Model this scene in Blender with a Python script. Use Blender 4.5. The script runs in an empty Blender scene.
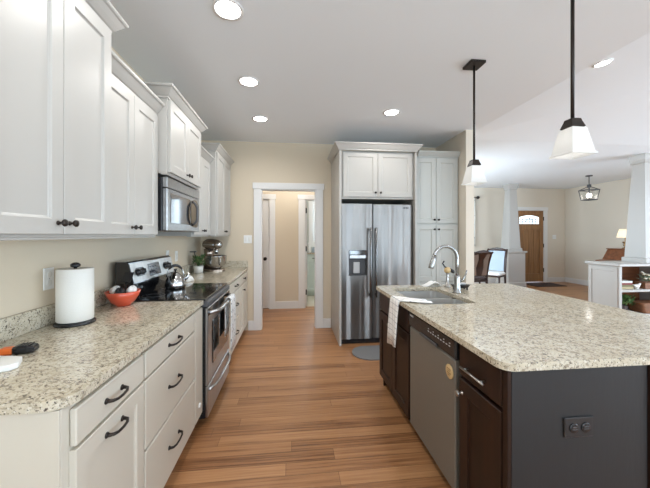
import bpy, bmesh, math, random
from mathutils import Vector, Matrix
random.seed(7)
S = bpy.context.scene
COL = S.collection
PI = math.pi

# ------------------------------------------------------------------ camera, sky, lights, exposure
cam = bpy.data.objects.new('camera', bpy.data.cameras.new('camera'))
COL.objects.link(cam)
cam.location = (0, 0, 1.387)
cam.rotation_euler = (PI / 2, 0, -0.108)
cam.data.sensor_width = 36.0
cam.data.sensor_fit = 'HORIZONTAL'
cam.data.lens = 304.0 / 650 * 36
cam.data.shift_y = -9.0 / 650
cam.data.clip_start = 0.02
S.camera = cam
S.view_settings.view_transform = 'Standard'
S.view_settings.look = 'None'
S.view_settings.gamma = 1.0
S.view_settings.use_curve_mapping = False
S.view_settings.exposure = 0.72
S.cycles.use_denoising = True
S.cycles.max_bounces = 10
S.cycles.diffuse_bounces = 6
S.cycles.glossy_bounces = 5
S.cycles.transmission_bounces = 8
S.cycles.caustics_reflective = False
S.cycles.caustics_refractive = False
S.cycles.sample_clamp_indirect = 6.0

w = bpy.data.worlds.new('sky')
S.world = w
w.use_nodes = True
bg = w.node_tree.nodes['Background']
bg.inputs[0].default_value = (0.72, 0.85, 1.0, 1)
bg.inputs[1].default_value = 1.5


def area(name, loc, rot, sx, sy, power, color=(1, 1, 1)):
    l = bpy.data.lights.new(name, 'AREA')
    l.shape = 'RECTANGLE'
    l.size, l.size_y, l.energy, l.color = sx, sy, power, color
    o = bpy.data.objects.new(name, l)
    COL.objects.link(o)
    o.location, o.rotation_euler = loc, rot
    return o


# daylight through the windows of the room (behind the camera, along the living room, by the dining table, laundry), plus two strips added for refrigerator streaks
DAY = (0.755, 0.95, 1.115)
UP = 0.5        # daylight reflected from the ground outside tilts the light upwards
area('daylight_patio', (0.1, -3.06, 1.25), (PI / 2 + 1.0, 0, 0), 2.3, 2.1, 60, DAY)
area('added_streak_sidelight', (2.125, -3.06, 1.35), (PI / 2 + UP, 0, 0), 0.33, 2.0, 22, DAY)  # strip light added to reflect as a streak on the freezer door
area('added_streak_narrow', (3.25, -3.06, 1.35), (PI / 2 + UP, 0, 0), 0.46, 2.0, 24, DAY)  # second added strip, reflecting as a streak on the refrigerator door
area('daylight_living_back', (5.9, -3.06, 1.5), (PI / 2, 0, 0), 2.7, 1.8, 40, DAY)
area('daylight_living_side', (8.11, 0.35, 1.35), (0, PI / 2, 0), 2.4, 6.2, 200, DAY)
area('daylight_dining', (2.28, 6.3, 1.55), (0, -PI / 2 + 0.15, 0), 1.5, 1.6, 80, DAY)
area('daylight_laundry', (1.0, 7.46, 1.75), (-PI / 2, 0, 0), 1.1, 1.1, 16, DAY)


# ------------------------------------------------------------------ materials
def new_mat(name):
    m = bpy.data.materials.new(name)
    m.use_nodes = True
    nt = m.node_tree
    return m, nt, nt.nodes['Principled BSDF']


def N(nt, kind, **kw):
    n = nt.nodes.new(kind)
    for k, v in kw.items():
        if k in n.inputs:
            n.inputs[k].default_value = v
        else:
            setattr(n, k, v)
    return n


def mat(name, col, rough=0.5, metal=0.0, bump=0.0, bscale=60.0, var=0.0, spec=None, coat=0.0, stretch=None):
    m, nt, b = new_mat(name)
    b.inputs['Base Color'].default_value = (*col, 1)
    b.inputs['Roughness'].default_value = rough
    b.inputs['Metallic'].default_value = metal
    if spec is not None:
        b.inputs['Specular IOR Level'].default_value = spec
    if coat:
        b.inputs['Coat Weight'].default_value = coat
        b.inputs['Coat Roughness'].default_value = 0.1
    tc = N(nt, 'ShaderNodeTexCoord')
    mp = N(nt, 'ShaderNodeMapping')
    if stretch:
        mp.inputs['Scale'].default_value = stretch
    nt.links.new(tc.outputs['Object'], mp.inputs['Vector'])
    no = N(nt, 'ShaderNodeTexNoise', Scale=bscale, Detail=3.0)
    nt.links.new(mp.outputs[0], no.inputs['Vector'])
    if var:
        mx = N(nt, 'ShaderNodeMix', data_type='RGBA')
        mx.inputs[6].default_value = (*[c * (1 - var) for c in col], 1)
        mx.inputs[7].default_value = (*[min(1, c * (1 + var)) for c in col], 1)
        nt.links.new(no.outputs['Fac'], mx.inputs[0])
        nt.links.new(mx.outputs[2], b.inputs['Base Color'])
    if bump:
        bp = N(nt, 'ShaderNodeBump', Strength=bump, Distance=0.01)
        nt.links.new(no.outputs['Fac'], bp.inputs['Height'])
        nt.links.new(bp.outputs[0], b.inputs['Normal'])
    return m


def emit_mat(name, col, strength, rough=0.4):
    m, nt, b = new_mat(name)
    b.inputs['Base Color'].default_value = (*col, 1)
    b.inputs['Roughness'].default_value = rough
    b.inputs['Emission Color'].default_value = (*col, 1)
    b.inputs['Emission Strength'].default_value = strength
    return m


def granite(name):
    m, nt, b = new_mat(name)
    L = nt.links.new
    tc = N(nt, 'ShaderNodeTexCoord')
    n1 = N(nt, 'ShaderNodeTexNoise', Scale=9.0, Detail=4.0, Roughness=0.6)
    n2 = N(nt, 'ShaderNodeTexNoise', Scale=76.0, Detail=3.0, Roughness=0.62)
    n3 = N(nt, 'ShaderNodeTexNoise', Scale=95.0, Detail=2.0, Roughness=0.6)
    n4 = N(nt, 'ShaderNodeTexNoise', Scale=46.0, Detail=4.0, Roughness=0.7)
    n5 = N(nt, 'ShaderNodeTexNoise', Scale=150.0, Detail=1.0, Roughness=0.5)
    for n in (n1, n2, n3, n4, n5):
        L(tc.outputs['Object'], n.inputs['Vector'])

    def ramp(src, p0, p1, c0=(0, 0, 0, 1), c1=(1, 1, 1, 1)):
        r = N(nt, 'ShaderNodeValToRGB')
        r.color_ramp.elements[0].position, r.color_ramp.elements[1].position = p0, p1
        r.color_ramp.elements[0].color, r.color_ramp.elements[1].color = c0, c1
        L(src, r.inputs[0])
        return r.outputs[0]
    base = ramp(n1.outputs['Fac'], 0.35, 0.7, (0.54, 0.475, 0.355, 1), (0.64, 0.585, 0.47, 1))

    def over(bottom, col, fac):
        x = N(nt, 'ShaderNodeMix', data_type='RGBA')
        x.inputs[7].default_value = (*col, 1)
        L(bottom, x.inputs[6])
        L(fac, x.inputs[0])
        return x.outputs[2]
    c = over(base, (0.34, 0.29, 0.215), ramp(n4.outputs['Fac'], 0.52, 0.60))
    c = over(c, (0.68, 0.64, 0.55), ramp(n3.outputs['Fac'], 0.58, 0.68))
    c = over(c, (0.25, 0.205, 0.16), ramp(n2.outputs['Fac'], 0.575, 0.64))
    c = over(c, (0.085, 0.07, 0.06), ramp(n2.outputs['Fac'], 0.645, 0.69))
    c = over(c, (0.06, 0.05, 0.042), ramp(n5.outputs['Fac'], 0.645, 0.69))
    L(c, b.inputs['Base Color'])
    b.inputs['Roughness'].default_value = 0.11
    b.inputs['Specular IOR Level'].default_value = 0.5
    return m


def wood_floor(name):
    m, nt, b = new_mat(name)
    L = nt.links.new
    tc = N(nt, 'ShaderNodeTexCoord')
    br = N(nt, 'ShaderNodeTexBrick')
    br.offset = 0.0
    br.offset_frequency = 2
    br.inputs['Scale'].default_value = 1.0
    br.inputs['Brick Width'].default_value = 1.55
    br.inputs['Row Height'].default_value = 0.098
    br.inputs['Mortar Size'].default_value = 0.0012
    br.inputs['Mortar Smooth'].default_value = 0.1
    br.inputs['Bias'].default_value = 0.0
    br.inputs['Color1'].default_value = (0.0, 0.0, 0.0, 1)
    br.inputs['Color2'].default_value = (1, 1, 1, 1)
    br.inputs['Mortar'].default_value = (0.5, 0.5, 0.5, 1)
    sx = N(nt, 'ShaderNodeSeparateXYZ')
    L(tc.outputs['Object'], sx.inputs[0])
    dv = N(nt, 'ShaderNodeMath', operation='DIVIDE')
    dv.inputs[1].default_value = 0.098
    L(sx.outputs['Y'], dv.inputs[0])
    fl = N(nt, 'ShaderNodeMath', operation='FLOOR')
    L(dv.outputs[0], fl.inputs[0])
    wn = N(nt, 'ShaderNodeTexWhiteNoise', noise_dimensions='1D')
    L(fl.outputs[0], wn.inputs['W'])
    ma = N(nt, 'ShaderNodeMath', operation='MULTIPLY_ADD')
    ma.inputs[1].default_value = 1.55
    L(wn.outputs['Value'], ma.inputs[0])
    L(sx.outputs['X'], ma.inputs[2])
    cx_ = N(nt, 'ShaderNodeCombineXYZ')
    L(ma.outputs[0], cx_.inputs['X'])
    L(sx.outputs['Y'], cx_.inputs['Y'])
    L(cx_.outputs[0], br.inputs['Vector'])
    mp = N(nt, 'ShaderNodeMapping')
    mp.inputs['Scale'].default_value = (1.7, 60.0, 1.0)
    L(cx_.outputs[0], mp.inputs['Vector'])
    no = N(nt, 'ShaderNodeTexNoise', Scale=1.0, Detail=6.0, Roughness=0.65)
    L(mp.outputs[0], no.inputs['Vector'])
    mp2 = N(nt, 'ShaderNodeMapping')
    mp2.inputs['Scale'].default_value = (1.1, 24.0, 1.0)
    L(tc.outputs['Object'], mp2.inputs['Vector'])
    no2 = N(nt, 'ShaderNodeTexNoise', Scale=1.0, Detail=3.0, Roughness=0.55)
    L(mp2.outputs[0], no2.inputs['Vector'])
    # plank tone + grain
    ad = N(nt, 'ShaderNodeMix', data_type='FLOAT')
    ad.inputs[0].default_value = 0.24
    L(no.outputs['Fac'], ad.inputs[2])
    L(br.outputs['Color'], ad.inputs[3])
    r = N(nt, 'ShaderNodeValToRGB')
    e = r.color_ramp.elements
    e[0].position, e[0].color = 0.30, (0.17, 0.068, 0.026, 1)
    e[1].position, e[1].color = 0.74, (0.51, 0.262, 0.118, 1)
    e2 = e.new(0.45)
    e2.color = (0.345, 0.160, 0.067, 1)
    L(ad.outputs[0], r.inputs[0])
    st = N(nt, 'ShaderNodeValToRGB')
    st.color_ramp.elements[0].position, st.color_ramp.elements[1].position = 0.56, 0.74
    L(no2.outputs['Fac'], st.inputs[0])
    mx = N(nt, 'ShaderNodeMix', data_type='RGBA')
    mx.inputs[7].default_value = (0.19, 0.076, 0.030, 1)
    ml = N(nt, 'ShaderNodeMath', operation='MULTIPLY')
    ml.inputs[1].default_value = 0.75
    L(st.outputs[0], ml.inputs[0])
    L(ml.outputs[0], mx.inputs[0])
    L(r.outputs[0], mx.inputs[6])
    mo = N(nt, 'ShaderNodeMix', data_type='RGBA')
    mo.inputs[7].default_value = (0.10, 0.042, 0.018, 1)
    mf = N(nt, 'ShaderNodeMath', operation='MULTIPLY')
    mf.inputs[1].default_value = 0.8
    L(br.outputs['Fac'], mf.inputs[0])
    L(mf.outputs[0], mo.inputs[0])
    L(mx.outputs[2], mo.inputs[6])
    L(mo.outputs[2], b.inputs['Base Color'])
    b.inputs['Roughness'].default_value = 0.34
    bp = N(nt, 'ShaderNodeBump', Strength=0.12, Distance=0.004)
    L(no.outputs['Fac'], bp.inputs['Height'])
    L(bp.outputs[0], b.inputs['Normal'])
    return m


def wood(name, dark, light, rough=0.35, axis=2, scale=1.0, var_lo=0.3, var_hi=0.75):
    m, nt, b = new_mat(name)
    L = nt.links.new
    tc = N(nt, 'ShaderNodeTexCoord')
    mp = N(nt, 'ShaderNodeMapping')
    sc = [22.0 * scale] * 3
    sc[axis] = 1.6 * scale
    mp.inputs['Scale'].default_value = sc
    L(tc.outputs['Object'], mp.inputs['Vector'])
    no = N(nt, 'ShaderNodeTexNoise', Scale=1.0, Detail=5.0, Roughness=0.6)
    L(mp.outputs[0], no.inputs['Vector'])
    r = N(nt, 'ShaderNodeValToRGB')
    e = r.color_ramp.elements
    e[0].position, e[0].color = var_lo, (*dark, 1)
    e[1].position, e[1].color = var_hi, (*light, 1)
    L(no.outputs['Fac'], r.inputs[0])
    L(r.outputs[0], b.inputs['Base Color'])
    b.inputs['Roughness'].default_value = rough
    return m


def steel(name, val, rough, stretch=(1, 1, 1), wav=0.0, tint=(1, 1, 1)):
    m, nt, b = new_mat(name)
    L = nt.links.new
    b.inputs['Metallic'].default_value = 1.0
    b.inputs['Roughness'].default_value = rough
    tc = N(nt, 'ShaderNodeTexCoord')
    mp = N(nt, 'ShaderNodeMapping')
    mp.inputs['Scale'].default_value = stretch
    L(tc.outputs['Object'], mp.inputs['Vector'])
    no = N(nt, 'ShaderNodeTexNoise', Scale=1.0, Detail=2.0)
    L(mp.outputs[0], no.inputs['Vector'])
    r = N(nt, 'ShaderNodeValToRGB')
    e = r.color_ramp.elements
    e[0].position, e[0].color = 0.3, (*[val * 0.9 * t for t in tint], 1)
    e[1].position, e[1].color = 0.7, (*[val * 1.08 * t for t in tint], 1)
    L(no.outputs['Fac'], r.inputs[0])
    L(r.outputs[0], b.inputs['Base Color'])
    if wav:
        bp = N(nt, 'ShaderNodeBump', Strength=wav, Distance=0.02)
        L(no.outputs['Fac'], bp.inputs['Height'])
        L(bp.outputs[0], b.inputs['Normal'])
    return m


def glass_mat(name, col=(1, 1, 1), rough=0.0):
    m, nt, b = new_mat(name)
    b.inputs['Base Color'].default_value = (*col, 1)
    b.inputs['Transmission Weight'].default_value = 1.0
    b.inputs['Roughness'].default_value = rough
    b.inputs['IOR'].default_value = 1.45
    return m


def pane_mat(name):          # thin window glass: lets daylight pass, keeps a faint mirror
    m, nt, b = new_mat(name)
    nt.nodes.remove(b)
    tr = N(nt, 'ShaderNodeBsdfTransparent')
    gl = N(nt, 'ShaderNodeBsdfGlossy', Roughness=0.02)
    mx = N(nt, 'ShaderNodeMixShader')
    mx.inputs[0].default_value = 0.08
    nt.links.new(tr.outputs[0], mx.inputs[1])
    nt.links.new(gl.outputs[0], mx.inputs[2])
    nt.links.new(mx.outputs[0], nt.nodes['Material Output'].inputs[0])
    return m


def shade_mat(name, col, emis, trans=0.55):   # frosted lamp shade lit from inside
    m, nt, b = new_mat(name)
    L = nt.links.new
    b.inputs['Base Color'].default_value = (*col, 1)
    b.inputs['Roughness'].default_value = 0.35
    b.inputs['Emission Color'].default_value = (*col, 1)
    b.inputs['Emission Strength'].default_value = emis
    t = N(nt, 'ShaderNodeBsdfTranslucent')
    t.inputs[0].default_value = (*col, 1)
    mx = N(nt, 'ShaderNodeMixShader')
    mx.inputs[0].default_value = trans
    L(b.outputs[0], mx.inputs[1])
    L(t.outputs[0], mx.inputs[2])
    L(mx.outputs[0], nt.nodes['Material Output'].inputs[0])
    return m


def towel_mat(name, base, line, sx, sz, wid=0.06, xa='Y', za='Z', blotch=False):
    m, nt, b = new_mat(name)
    L = nt.links.new
    tc = N(nt, 'ShaderNodeTexCoord')
    b.inputs['Roughness'].default_value = 0.9
    mx = N(nt, 'ShaderNodeMix', data_type='RGBA')
    mx.inputs[6].default_value = (*base, 1)
    mx.inputs[7].default_value = (*line, 1)
    if blotch:
        no = N(nt, 'ShaderNodeTexNoise', Scale=sx, Detail=3.0)
        L(tc.outputs['Object'], no.inputs['Vector'])
        r = N(nt, 'ShaderNodeValToRGB')
        r.color_ramp.elements[0].position, r.color_ramp.elements[1].position = 0.60, 0.64
        L(no.outputs['Fac'], r.inputs[0])
        L(r.outputs[0], mx.inputs[0])
    else:
        sp = N(nt, 'ShaderNodeSeparateXYZ')
        L(tc.outputs['Object'], sp.inputs[0])
        outs = []
        for ax, s in ((xa, sx), (za, sz)):
            mu = N(nt, 'ShaderNodeMath', operation='MULTIPLY')
            mu.inputs[1].default_value = s
            L(sp.outputs[ax], mu.inputs[0])
            fr = N(nt, 'ShaderNodeMath', operation='FRACT')
            L(mu.outputs[0], fr.inputs[0])
            lt = N(nt, 'ShaderNodeMath', operation='LESS_THAN')
            lt.inputs[1].default_value = wid
            L(fr.outputs[0], lt.inputs[0])
            outs.append(lt)
        mm = N(nt, 'ShaderNodeMath', operation='MAXIMUM')
        L(outs[0].outputs[0], mm.inputs[0])
        L(outs[1].outputs[0], mm.inputs[1])
        L(mm.outputs[0], mx.inputs[0])
    L(mx.outputs[2], b.inputs['Base Color'])
    return m


M = {}
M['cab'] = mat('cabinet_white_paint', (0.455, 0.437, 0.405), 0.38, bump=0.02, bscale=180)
M['cream'] = mat('cabinet_warm_bounce_paint', (0.61, 0.565, 0.48), 0.40, bump=0.02, bscale=180)  # cabinet white with the warm floor bounce put into its colour
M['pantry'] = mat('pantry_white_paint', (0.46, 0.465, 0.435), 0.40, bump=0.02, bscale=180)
M['trim'] = mat('trim_white_paint', (0.74, 0.73, 0.715), 0.35, bump=0.02, bscale=120)
M['column'] = mat('column_white_paint', (0.45, 0.425, 0.395), 0.4, bump=0.02, bscale=120)
M['wall'] = mat('wall_beige_paint', (0.66, 0.57, 0.44), 0.85, bump=0.05, bscale=220, var=0.02)
M['wallpale'] = mat('wall_pale_greige_paint', (0.70, 0.63, 0.53), 0.85, bump=0.05, bscale=220, var=0.02)
M['ceil'] = mat('ceiling_white_paint', (0.84, 0.875, 0.905), 0.9, bump=0.04, bscale=260)
M['floor'] = wood_floor('strand_plank_floor')
M['granite'] = granite('speckled_cream_granite')
M['steel'] = steel('brushed_steel', 0.46, 0.30, (40, 40, 1.2), 0.03)
M['fridge'] = steel('refrigerator_steel', 0.31, 0.33, (4, 4, 0.07), 1.0, (1, 0.975, 0.95))
for _n in M['fridge'].node_tree.nodes:
    if _n.type == 'BUMP':
        _n.inputs['Distance'].default_value = 0.07
_nt = M['fridge'].node_tree
_b = _nt.nodes['Principled BSDF']
_b.inputs['Anisotropic'].default_value = 0.85
_b.inputs['Anisotropic Rotation'].default_value = 0.25
_tg = N(_nt, 'ShaderNodeTangent', direction_type='RADIAL', axis='Z')
_nt.links.new(_tg.outputs[0], _b.inputs['Tangent'])
M['steel_dark'] = mat('dark_brushed_steel', (0.185, 0.172, 0.150), 0.38, 0.25, bump=0.02, bscale=1, stretch=(1, 60, 2))
M['chrome'] = mat('polished_chrome', (0.52, 0.52, 0.52), 0.16, 1.0)
M['faucet'] = mat('faucet_steel', (0.36, 0.36, 0.355), 0.26, 1.0)
M['nickel'] = mat('satin_nickel', (0.42, 0.41, 0.39), 0.28, 1.0)
M['sinksteel'] = mat('sink_steel', (0.64, 0.64, 0.63), 0.28, 0.65, bump=0.02, bscale=1, stretch=(30, 3, 30))
M['black'] = mat('black_plastic', (0.016, 0.016, 0.018), 0.25)
M['steel_soft'] = steel('soft_brushed_steel', 0.34, 0.36, (1.2, 40, 40), 0.02)
M['blackglass'] = mat('black_glass', (0.008, 0.008, 0.009), 0.06, coat=0.5)
M['outlet'] = mat('smoke_black_plastic', (0.022, 0.021, 0.022), 0.3)
M['darkgrey'] = mat('dark_grey_plastic', (0.07, 0.07, 0.075), 0.45)
M['bronze'] = mat('oil_rubbed_bronze', (0.030, 0.023, 0.019), 0.38, 0.6)
M['espresso'] = wood('espresso_wood', (0.011, 0.0046, 0.0026), (0.032, 0.012, 0.0066), 0.42)
M['espresso'].node_tree.nodes['Principled BSDF'].inputs['Specular IOR Level'].default_value = 0.32
M['panel'] = mat('charcoal_stained_panel', (0.0125, 0.0122, 0.0128), 0.5, bump=0.05, bscale=8, var=0.18, stretch=(8, 8, 1))
M['doorwood'] = wood('oak_door_wood', (0.20, 0.092, 0.032), (0.36, 0.18, 0.07), 0.4)
M['chairwood'] = wood('dark_chair_wood', (0.022, 0.010, 0.007), (0.055, 0.025, 0.016), 0.3)
M['deskwood'] = wood('mahogany_desk_wood', (0.13, 0.042, 0.016), (0.30, 0.11, 0.045), 0.3, axis=0)
M['bluefab'] = mat('pale_blue_fabric', (0.40, 0.47, 0.54), 0.95, bump=0.2, bscale=160, var=0.15)
M['taupe'] = mat('taupe_fabric', (0.20, 0.145, 0.115), 0.9, bump=0.2, bscale=160)
M['brownfab'] = mat('dark_brown_fabric', (0.07, 0.045, 0.04), 0.9, bump=0.2, bscale=160)
M['paper'] = mat('paper_towel', (0.82, 0.80, 0.75), 0.95, bump=0.12, bscale=140)
M['red'] = mat('coral_red_ceramic', (0.62, 0.090, 0.042), 0.3, coat=0.3)
M['white'] = mat('white_plastic', (0.80, 0.80, 0.78), 0.4)
M['ceramic'] = mat('white_ceramic', (0.80, 0.79, 0.75), 0.25)
M['orange'] = mat('orange_plastic', (0.85, 0.17, 0.03), 0.4)
M['pink'] = mat('pale_pink_plastic', (0.75, 0.50, 0.42), 0.5)
M['leaf'] = mat('leaf_green', (0.06, 0.13, 0.035), 0.5, var=0.5, bscale=25)
M['leafpale'] = mat('leaf_sage', (0.30, 0.36, 0.26), 0.6, var=0.3, bscale=25)
M['flower'] = mat('cream_flower', (0.72, 0.68, 0.56), 0.8)
M['crate'] = wood('crate_wood', (0.16, 0.06, 0.025), (0.30, 0.13, 0.06), 0.6, axis=0)
M['book1'] = mat('book_red_cloth', (0.20, 0.04, 0.035), 0.7)
M['book2'] = mat('book_olive_cloth', (0.16, 0.14, 0.06), 0.7)
M['book3'] = mat('book_tan_cloth', (0.45, 0.35, 0.20), 0.7)
M['book4'] = mat('book_pale_cover', (0.70, 0.70, 0.66), 0.6)
M['pages'] = mat('book_pages', (0.72, 0.67, 0.55), 0.9, bump=0.3, bscale=300)
M['cork'] = wood('pale_wood_disc', (0.50, 0.33, 0.15), (0.72, 0.53, 0.28), 0.6, axis=0)
M['corkink'] = mat('brown_ink', (0.25, 0.13, 0.05), 0.7)
M['mat'] = mat('grey_floor_mat', (0.20, 0.195, 0.195), 0.95, bump=0.3, bscale=200, var=0.1)
M['brass'] = mat('aged_brass', (0.32, 0.20, 0.09), 0.35, 1.0)
M['mixer'] = mat('champagne_metal_paint', (0.34, 0.27, 0.215), 0.25, 0.75)
M['tile'] = mat('pale_tile', (0.55, 0.50, 0.40), 0.4)
M['laundry'] = mat('pale_sea_green_paint', (0.60, 0.68, 0.64), 0.4)
M['laundrywall'] = mat('pale_grey_green_wall', (0.56, 0.58, 0.53), 0.85)
M['handlesteel'] = steel('handle_steel', 0.20, 0.25, (40, 40, 1))
M['glass'] = glass_mat('clear_glass')
M['pane'] = pane_mat('window_pane')
M['lens'] = emit_mat('lamp_lens', (1.0, 0.98, 0.95), 9.0)
M['bulb'] = emit_mat('lamp_bulb', (1.0, 0.96, 0.90), 5.0)
M['shade'] = shade_mat('frosted_glass_shade', (0.72, 0.72, 0.71), 0.16, 0.35)
M['lampshade'] = shade_mat('linen_lamp_shade', (0.95, 0.88, 0.74), 0.45)
M['lantern'] = pane_mat('lantern_glass')
M['leaded'] = emit_mat('leaded_glass_daylight_glow', (0.80, 0.93, 1.0), 0.9)  # door glass made to glow, standing in for daylight behind it
M['dish'] = towel_mat('white_checked_towel', (0.92, 0.91, 0.89), (0.32, 0.33, 0.36), 16, 24, 0.07)
M['kitchtowel'] = towel_mat('white_printed_towel', (0.80, 0.80, 0.79), (0.08, 0.08, 0.10), 34, 0, blotch=True)
M['cloth'] = towel_mat('white_cloth', (0.80, 0.79, 0.77), (0.70, 0.69, 0.67), 20, 20, 0.05)
M['curtain'] = towel_mat('printed_curtain', (0.66, 0.64, 0.58), (0.30, 0.31, 0.30), 12, 0, blotch=True)
M['lcd'] = mat('dark_display', (0.03, 0.035, 0.045), 0.12)
M['grey'] = mat('light_grey_marking', (0.50, 0.50, 0.50), 0.5)


# ------------------------------------------------------------------ mesh helpers (all in world coordinates)
class MB:
    def __init__(self):
        self.v, self.f, self.s = [], [], []

    def add(self, vs, fs, smooth=False, F=None):
        n = len(self.v)
        self.v += [Vector(F(*p)) if F else Vector(p) for p in vs]
        self.f += [tuple(i + n for i in f) for f in fs]
        self.s += [smooth] * len(fs)
        return self

    def box(self, x0, x1, y0, y1, z0, z1, b=0.0, F=None):
        lo, hi = (min(x0, x1), min(y0, y1), min(z0, z1)), (max(x0, x1), max(y0, y1), max(z0, z1))
        b = min(b, *(0.45 * (hi[i] - lo[i]) for i in range(3)))
        sg = (-1, 1)
        if b <= 0:
            vs = [(hi[0] if a > 0 else lo[0], hi[1] if c > 0 else lo[1], hi[2] if d > 0 else lo[2])
                  for a in sg for c in sg for d in sg]
            return self.add(vs, [(0, 1, 3, 2), (4, 6, 7, 5), (0, 4, 5, 1), (2, 3, 7, 6), (0, 2, 6, 4), (1, 5, 7, 3)], F=F)
        vs, ix = [], {}
        for a in sg:
            for c in sg:
                for d in sg:
                    for ax in range(3):
                        p = []
                        for i, s_ in enumerate((a, c, d)):
                            e = hi[i] if s_ > 0 else lo[i]
                            p.append(e if i == ax else e - s_ * b)
                        ix[(a, c, d, ax)] = len(vs)
                        vs.append(tuple(p))

        def k(ax, s, i1, s1, i2, s2):
            t = [0, 0, 0]
            t[ax], t[i1], t[i2] = s, s1, s2
            return tuple(t)
        fs = []
        for ax in range(3):
            i1, i2 = (ax + 1) % 3, (ax + 2) % 3
            for s in sg:
                fs.append(tuple(ix[(*k(ax, s, i1, p, i2, q), ax)] for p, q in ((-1, -1), (1, -1), (1, 1), (-1, 1))))
            for p in sg:
                for q in sg:
                    A, B = k(ax, -1, i1, p, i2, q), k(ax, 1, i1, p, i2, q)
                    fs.append((ix[(*A, i1)], ix[(*B, i1)], ix[(*B, i2)], ix[(*A, i2)]))
        for a in sg:
            for c in sg:
                for d in sg:
                    fs.append(tuple(ix[(a, c, d, ax)] for ax in range(3)))
        return self.add(vs, fs, F=F)

    def lathe(self, prof, c=(0, 0, 0), n=24, axis='z', smooth=True, F=None, sc=(1, 1)):
        vs, fs = [], []
        for r, h in prof:
            for i in range(n):
                a = 2 * PI * i / n
                p, q = r * math.cos(a) * sc[0], r * math.sin(a) * sc[1]
                if axis == 'z':
                    vs.append((c[0] + p, c[1] + q, c[2] + h))
                elif axis == 'x':
                    vs.append((c[0] + h, c[1] + p, c[2] + q))
                else:
                    vs.append((c[0] + p, c[1] + h, c[2] + q))
        for j in range(len(prof) - 1):
            for i in range(n):
                k = (i + 1) % n
                fs.append((j * n + i, j * n + k, (j + 1) * n + k, (j + 1) * n + i))
        fs.append(tuple(range(n)))
        fs.append(tuple(range((len(prof) - 1) * n, len(prof) * n)))
        return self.add(vs, fs, smooth, F)

    def tube(self, pts, r, n=10, smooth=True, F=None, flat=1.0):
        pts = [Vector(p) for p in pts]
        rs = r if isinstance(r, (list, tuple)) else [r] * len(pts)
        vs, fs = [], []
        up = None
        for i, p in enumerate(pts):
            if i == 0:
                t = pts[1] - pts[0]
            elif i == len(pts) - 1:
                t = pts[-1] - pts[-2]
            else:
                t = (pts[i + 1] - p).normalized() + (p - pts[i - 1]).normalized()
            t.normalize()
            if up is None:
                up = Vector((0, 0, 1)) if abs(t.z) < 0.9 else Vector((1, 0, 0))
            a = (up - t * up.dot(t)).normalized()
            up = a
            b_ = t.cross(a)
            for j in range(n):
                th = 2 * PI * (j + 0.5) / n
                vs.append(tuple(p + a * (rs[i] * math.cos(th)) + b_ * (rs[i] * flat * math.sin(th))))
        for i in range(len(pts) - 1):
            for j in range(n):
                k = (j + 1) % n
                fs.append((i * n + j, i * n + k, (i + 1) * n + k, (i + 1) * n + j))
        fs.append(tuple(range(n)))
        fs.append(tuple(range((len(pts) - 1) * n, len(pts) * n)))
        return self.add(vs, fs, smooth, F)

    def prism(self, poly, z0, z1, F=None):      # poly in (x, y), extruded along z
        n = len(poly)
        vs = [(x, y, z0) for x, y in poly] + [(x, y, z1) for x, y in poly]
        fs = [tuple(range(n)), tuple(range(n, 2 * n))]
        fs += [(i, (i + 1) % n, n + (i + 1) % n, n + i) for i in range(n)]
        return self.add(vs, fs, F=F)

    def loft(self, rings, smooth=False, cap=True, F=None):
        n = len(rings[0])
        vs = [p for r in rings for p in r]
        fs = []
        for j in range(len(rings) - 1):
            fs += [(j * n + i, j * n + (i + 1) % n, (j + 1) * n + (i + 1) % n, (j + 1) * n + i) for i in range(n)]
        if cap:
            fs += [tuple(range(n)), tuple(range((len(rings) - 1) * n, len(rings) * n))]
        return self.add(vs, fs, smooth, F)

    def sheet(self, grid, t=0.004, smooth=True):     # a cloth: grid of points, given thickness along its normals
        R, C_ = len(grid), len(grid[0])
        g = [[Vector(p) for p in row] for row in grid]
        nv = []
        for i in range(R):
            for j in range(C_):
                a = g[min(i + 1, R - 1)][j] - g[max(i - 1, 0)][j]
                b_ = g[i][min(j + 1, C_ - 1)] - g[i][max(j - 1, 0)]
                nn = a.cross(b_)
                nv.append(nn.normalized() if nn.length > 1e-9 else Vector((0, 0, 1)))
        vs = [tuple(g[i][j] + nv[i * C_ + j] * t / 2) for i in range(R) for j in range(C_)]
        vs += [tuple(g[i][j] - nv[i * C_ + j] * t / 2) for i in range(R) for j in range(C_)]
        o = R * C_
        fs = []
        for i in range(R - 1):
            for j in range(C_ - 1):
                a, b_, c, d = i * C_ + j, i * C_ + j + 1, (i + 1) * C_ + j + 1, (i + 1) * C_ + j
                fs += [(a, b_, c, d), (o + d, o + c, o + b_, o + a)]
        rim = [(0, j) for j in range(C_)] + [(i, C_ - 1) for i in range(1, R)] + [(R - 1, j) for j in range(C_ - 2, -1, -1)] + [(i, 0) for i in range(R - 2, 0, -1)]
        ids = [i * C_ + j for i, j in rim]
        for q in range(len(ids)):
            a, b_ = ids[q], ids[(q + 1) % len(ids)]
            fs.append((a, b_, o + b_, o + a))
        return self.add(vs, fs, smooth)

    def build(self, name, m, parent=None, origin=None):
        off = Vector((0, 0, 0))
        p = parent
        while p is not None:
            off += p.location
            p = p.parent
        o_loc = Vector((0, 0, 0))
        if parent is None:
            if origin is None:
                origin = (sum(v.x for v in self.v) / len(self.v), sum(v.y for v in self.v) / len(self.v), min(v.z for v in self.v))
            o_loc = Vector(origin)
            off = o_loc
        me = bpy.data.meshes.new(name)
        bm = bmesh.new()
        bv = [bm.verts.new(v - off) for v in self.v]
        for f, s in zip(self.f, self.s):
            try:
                fc = bm.faces.new([bv[i] for i in f])
                fc.smooth = s
            except ValueError:
                pass
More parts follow.
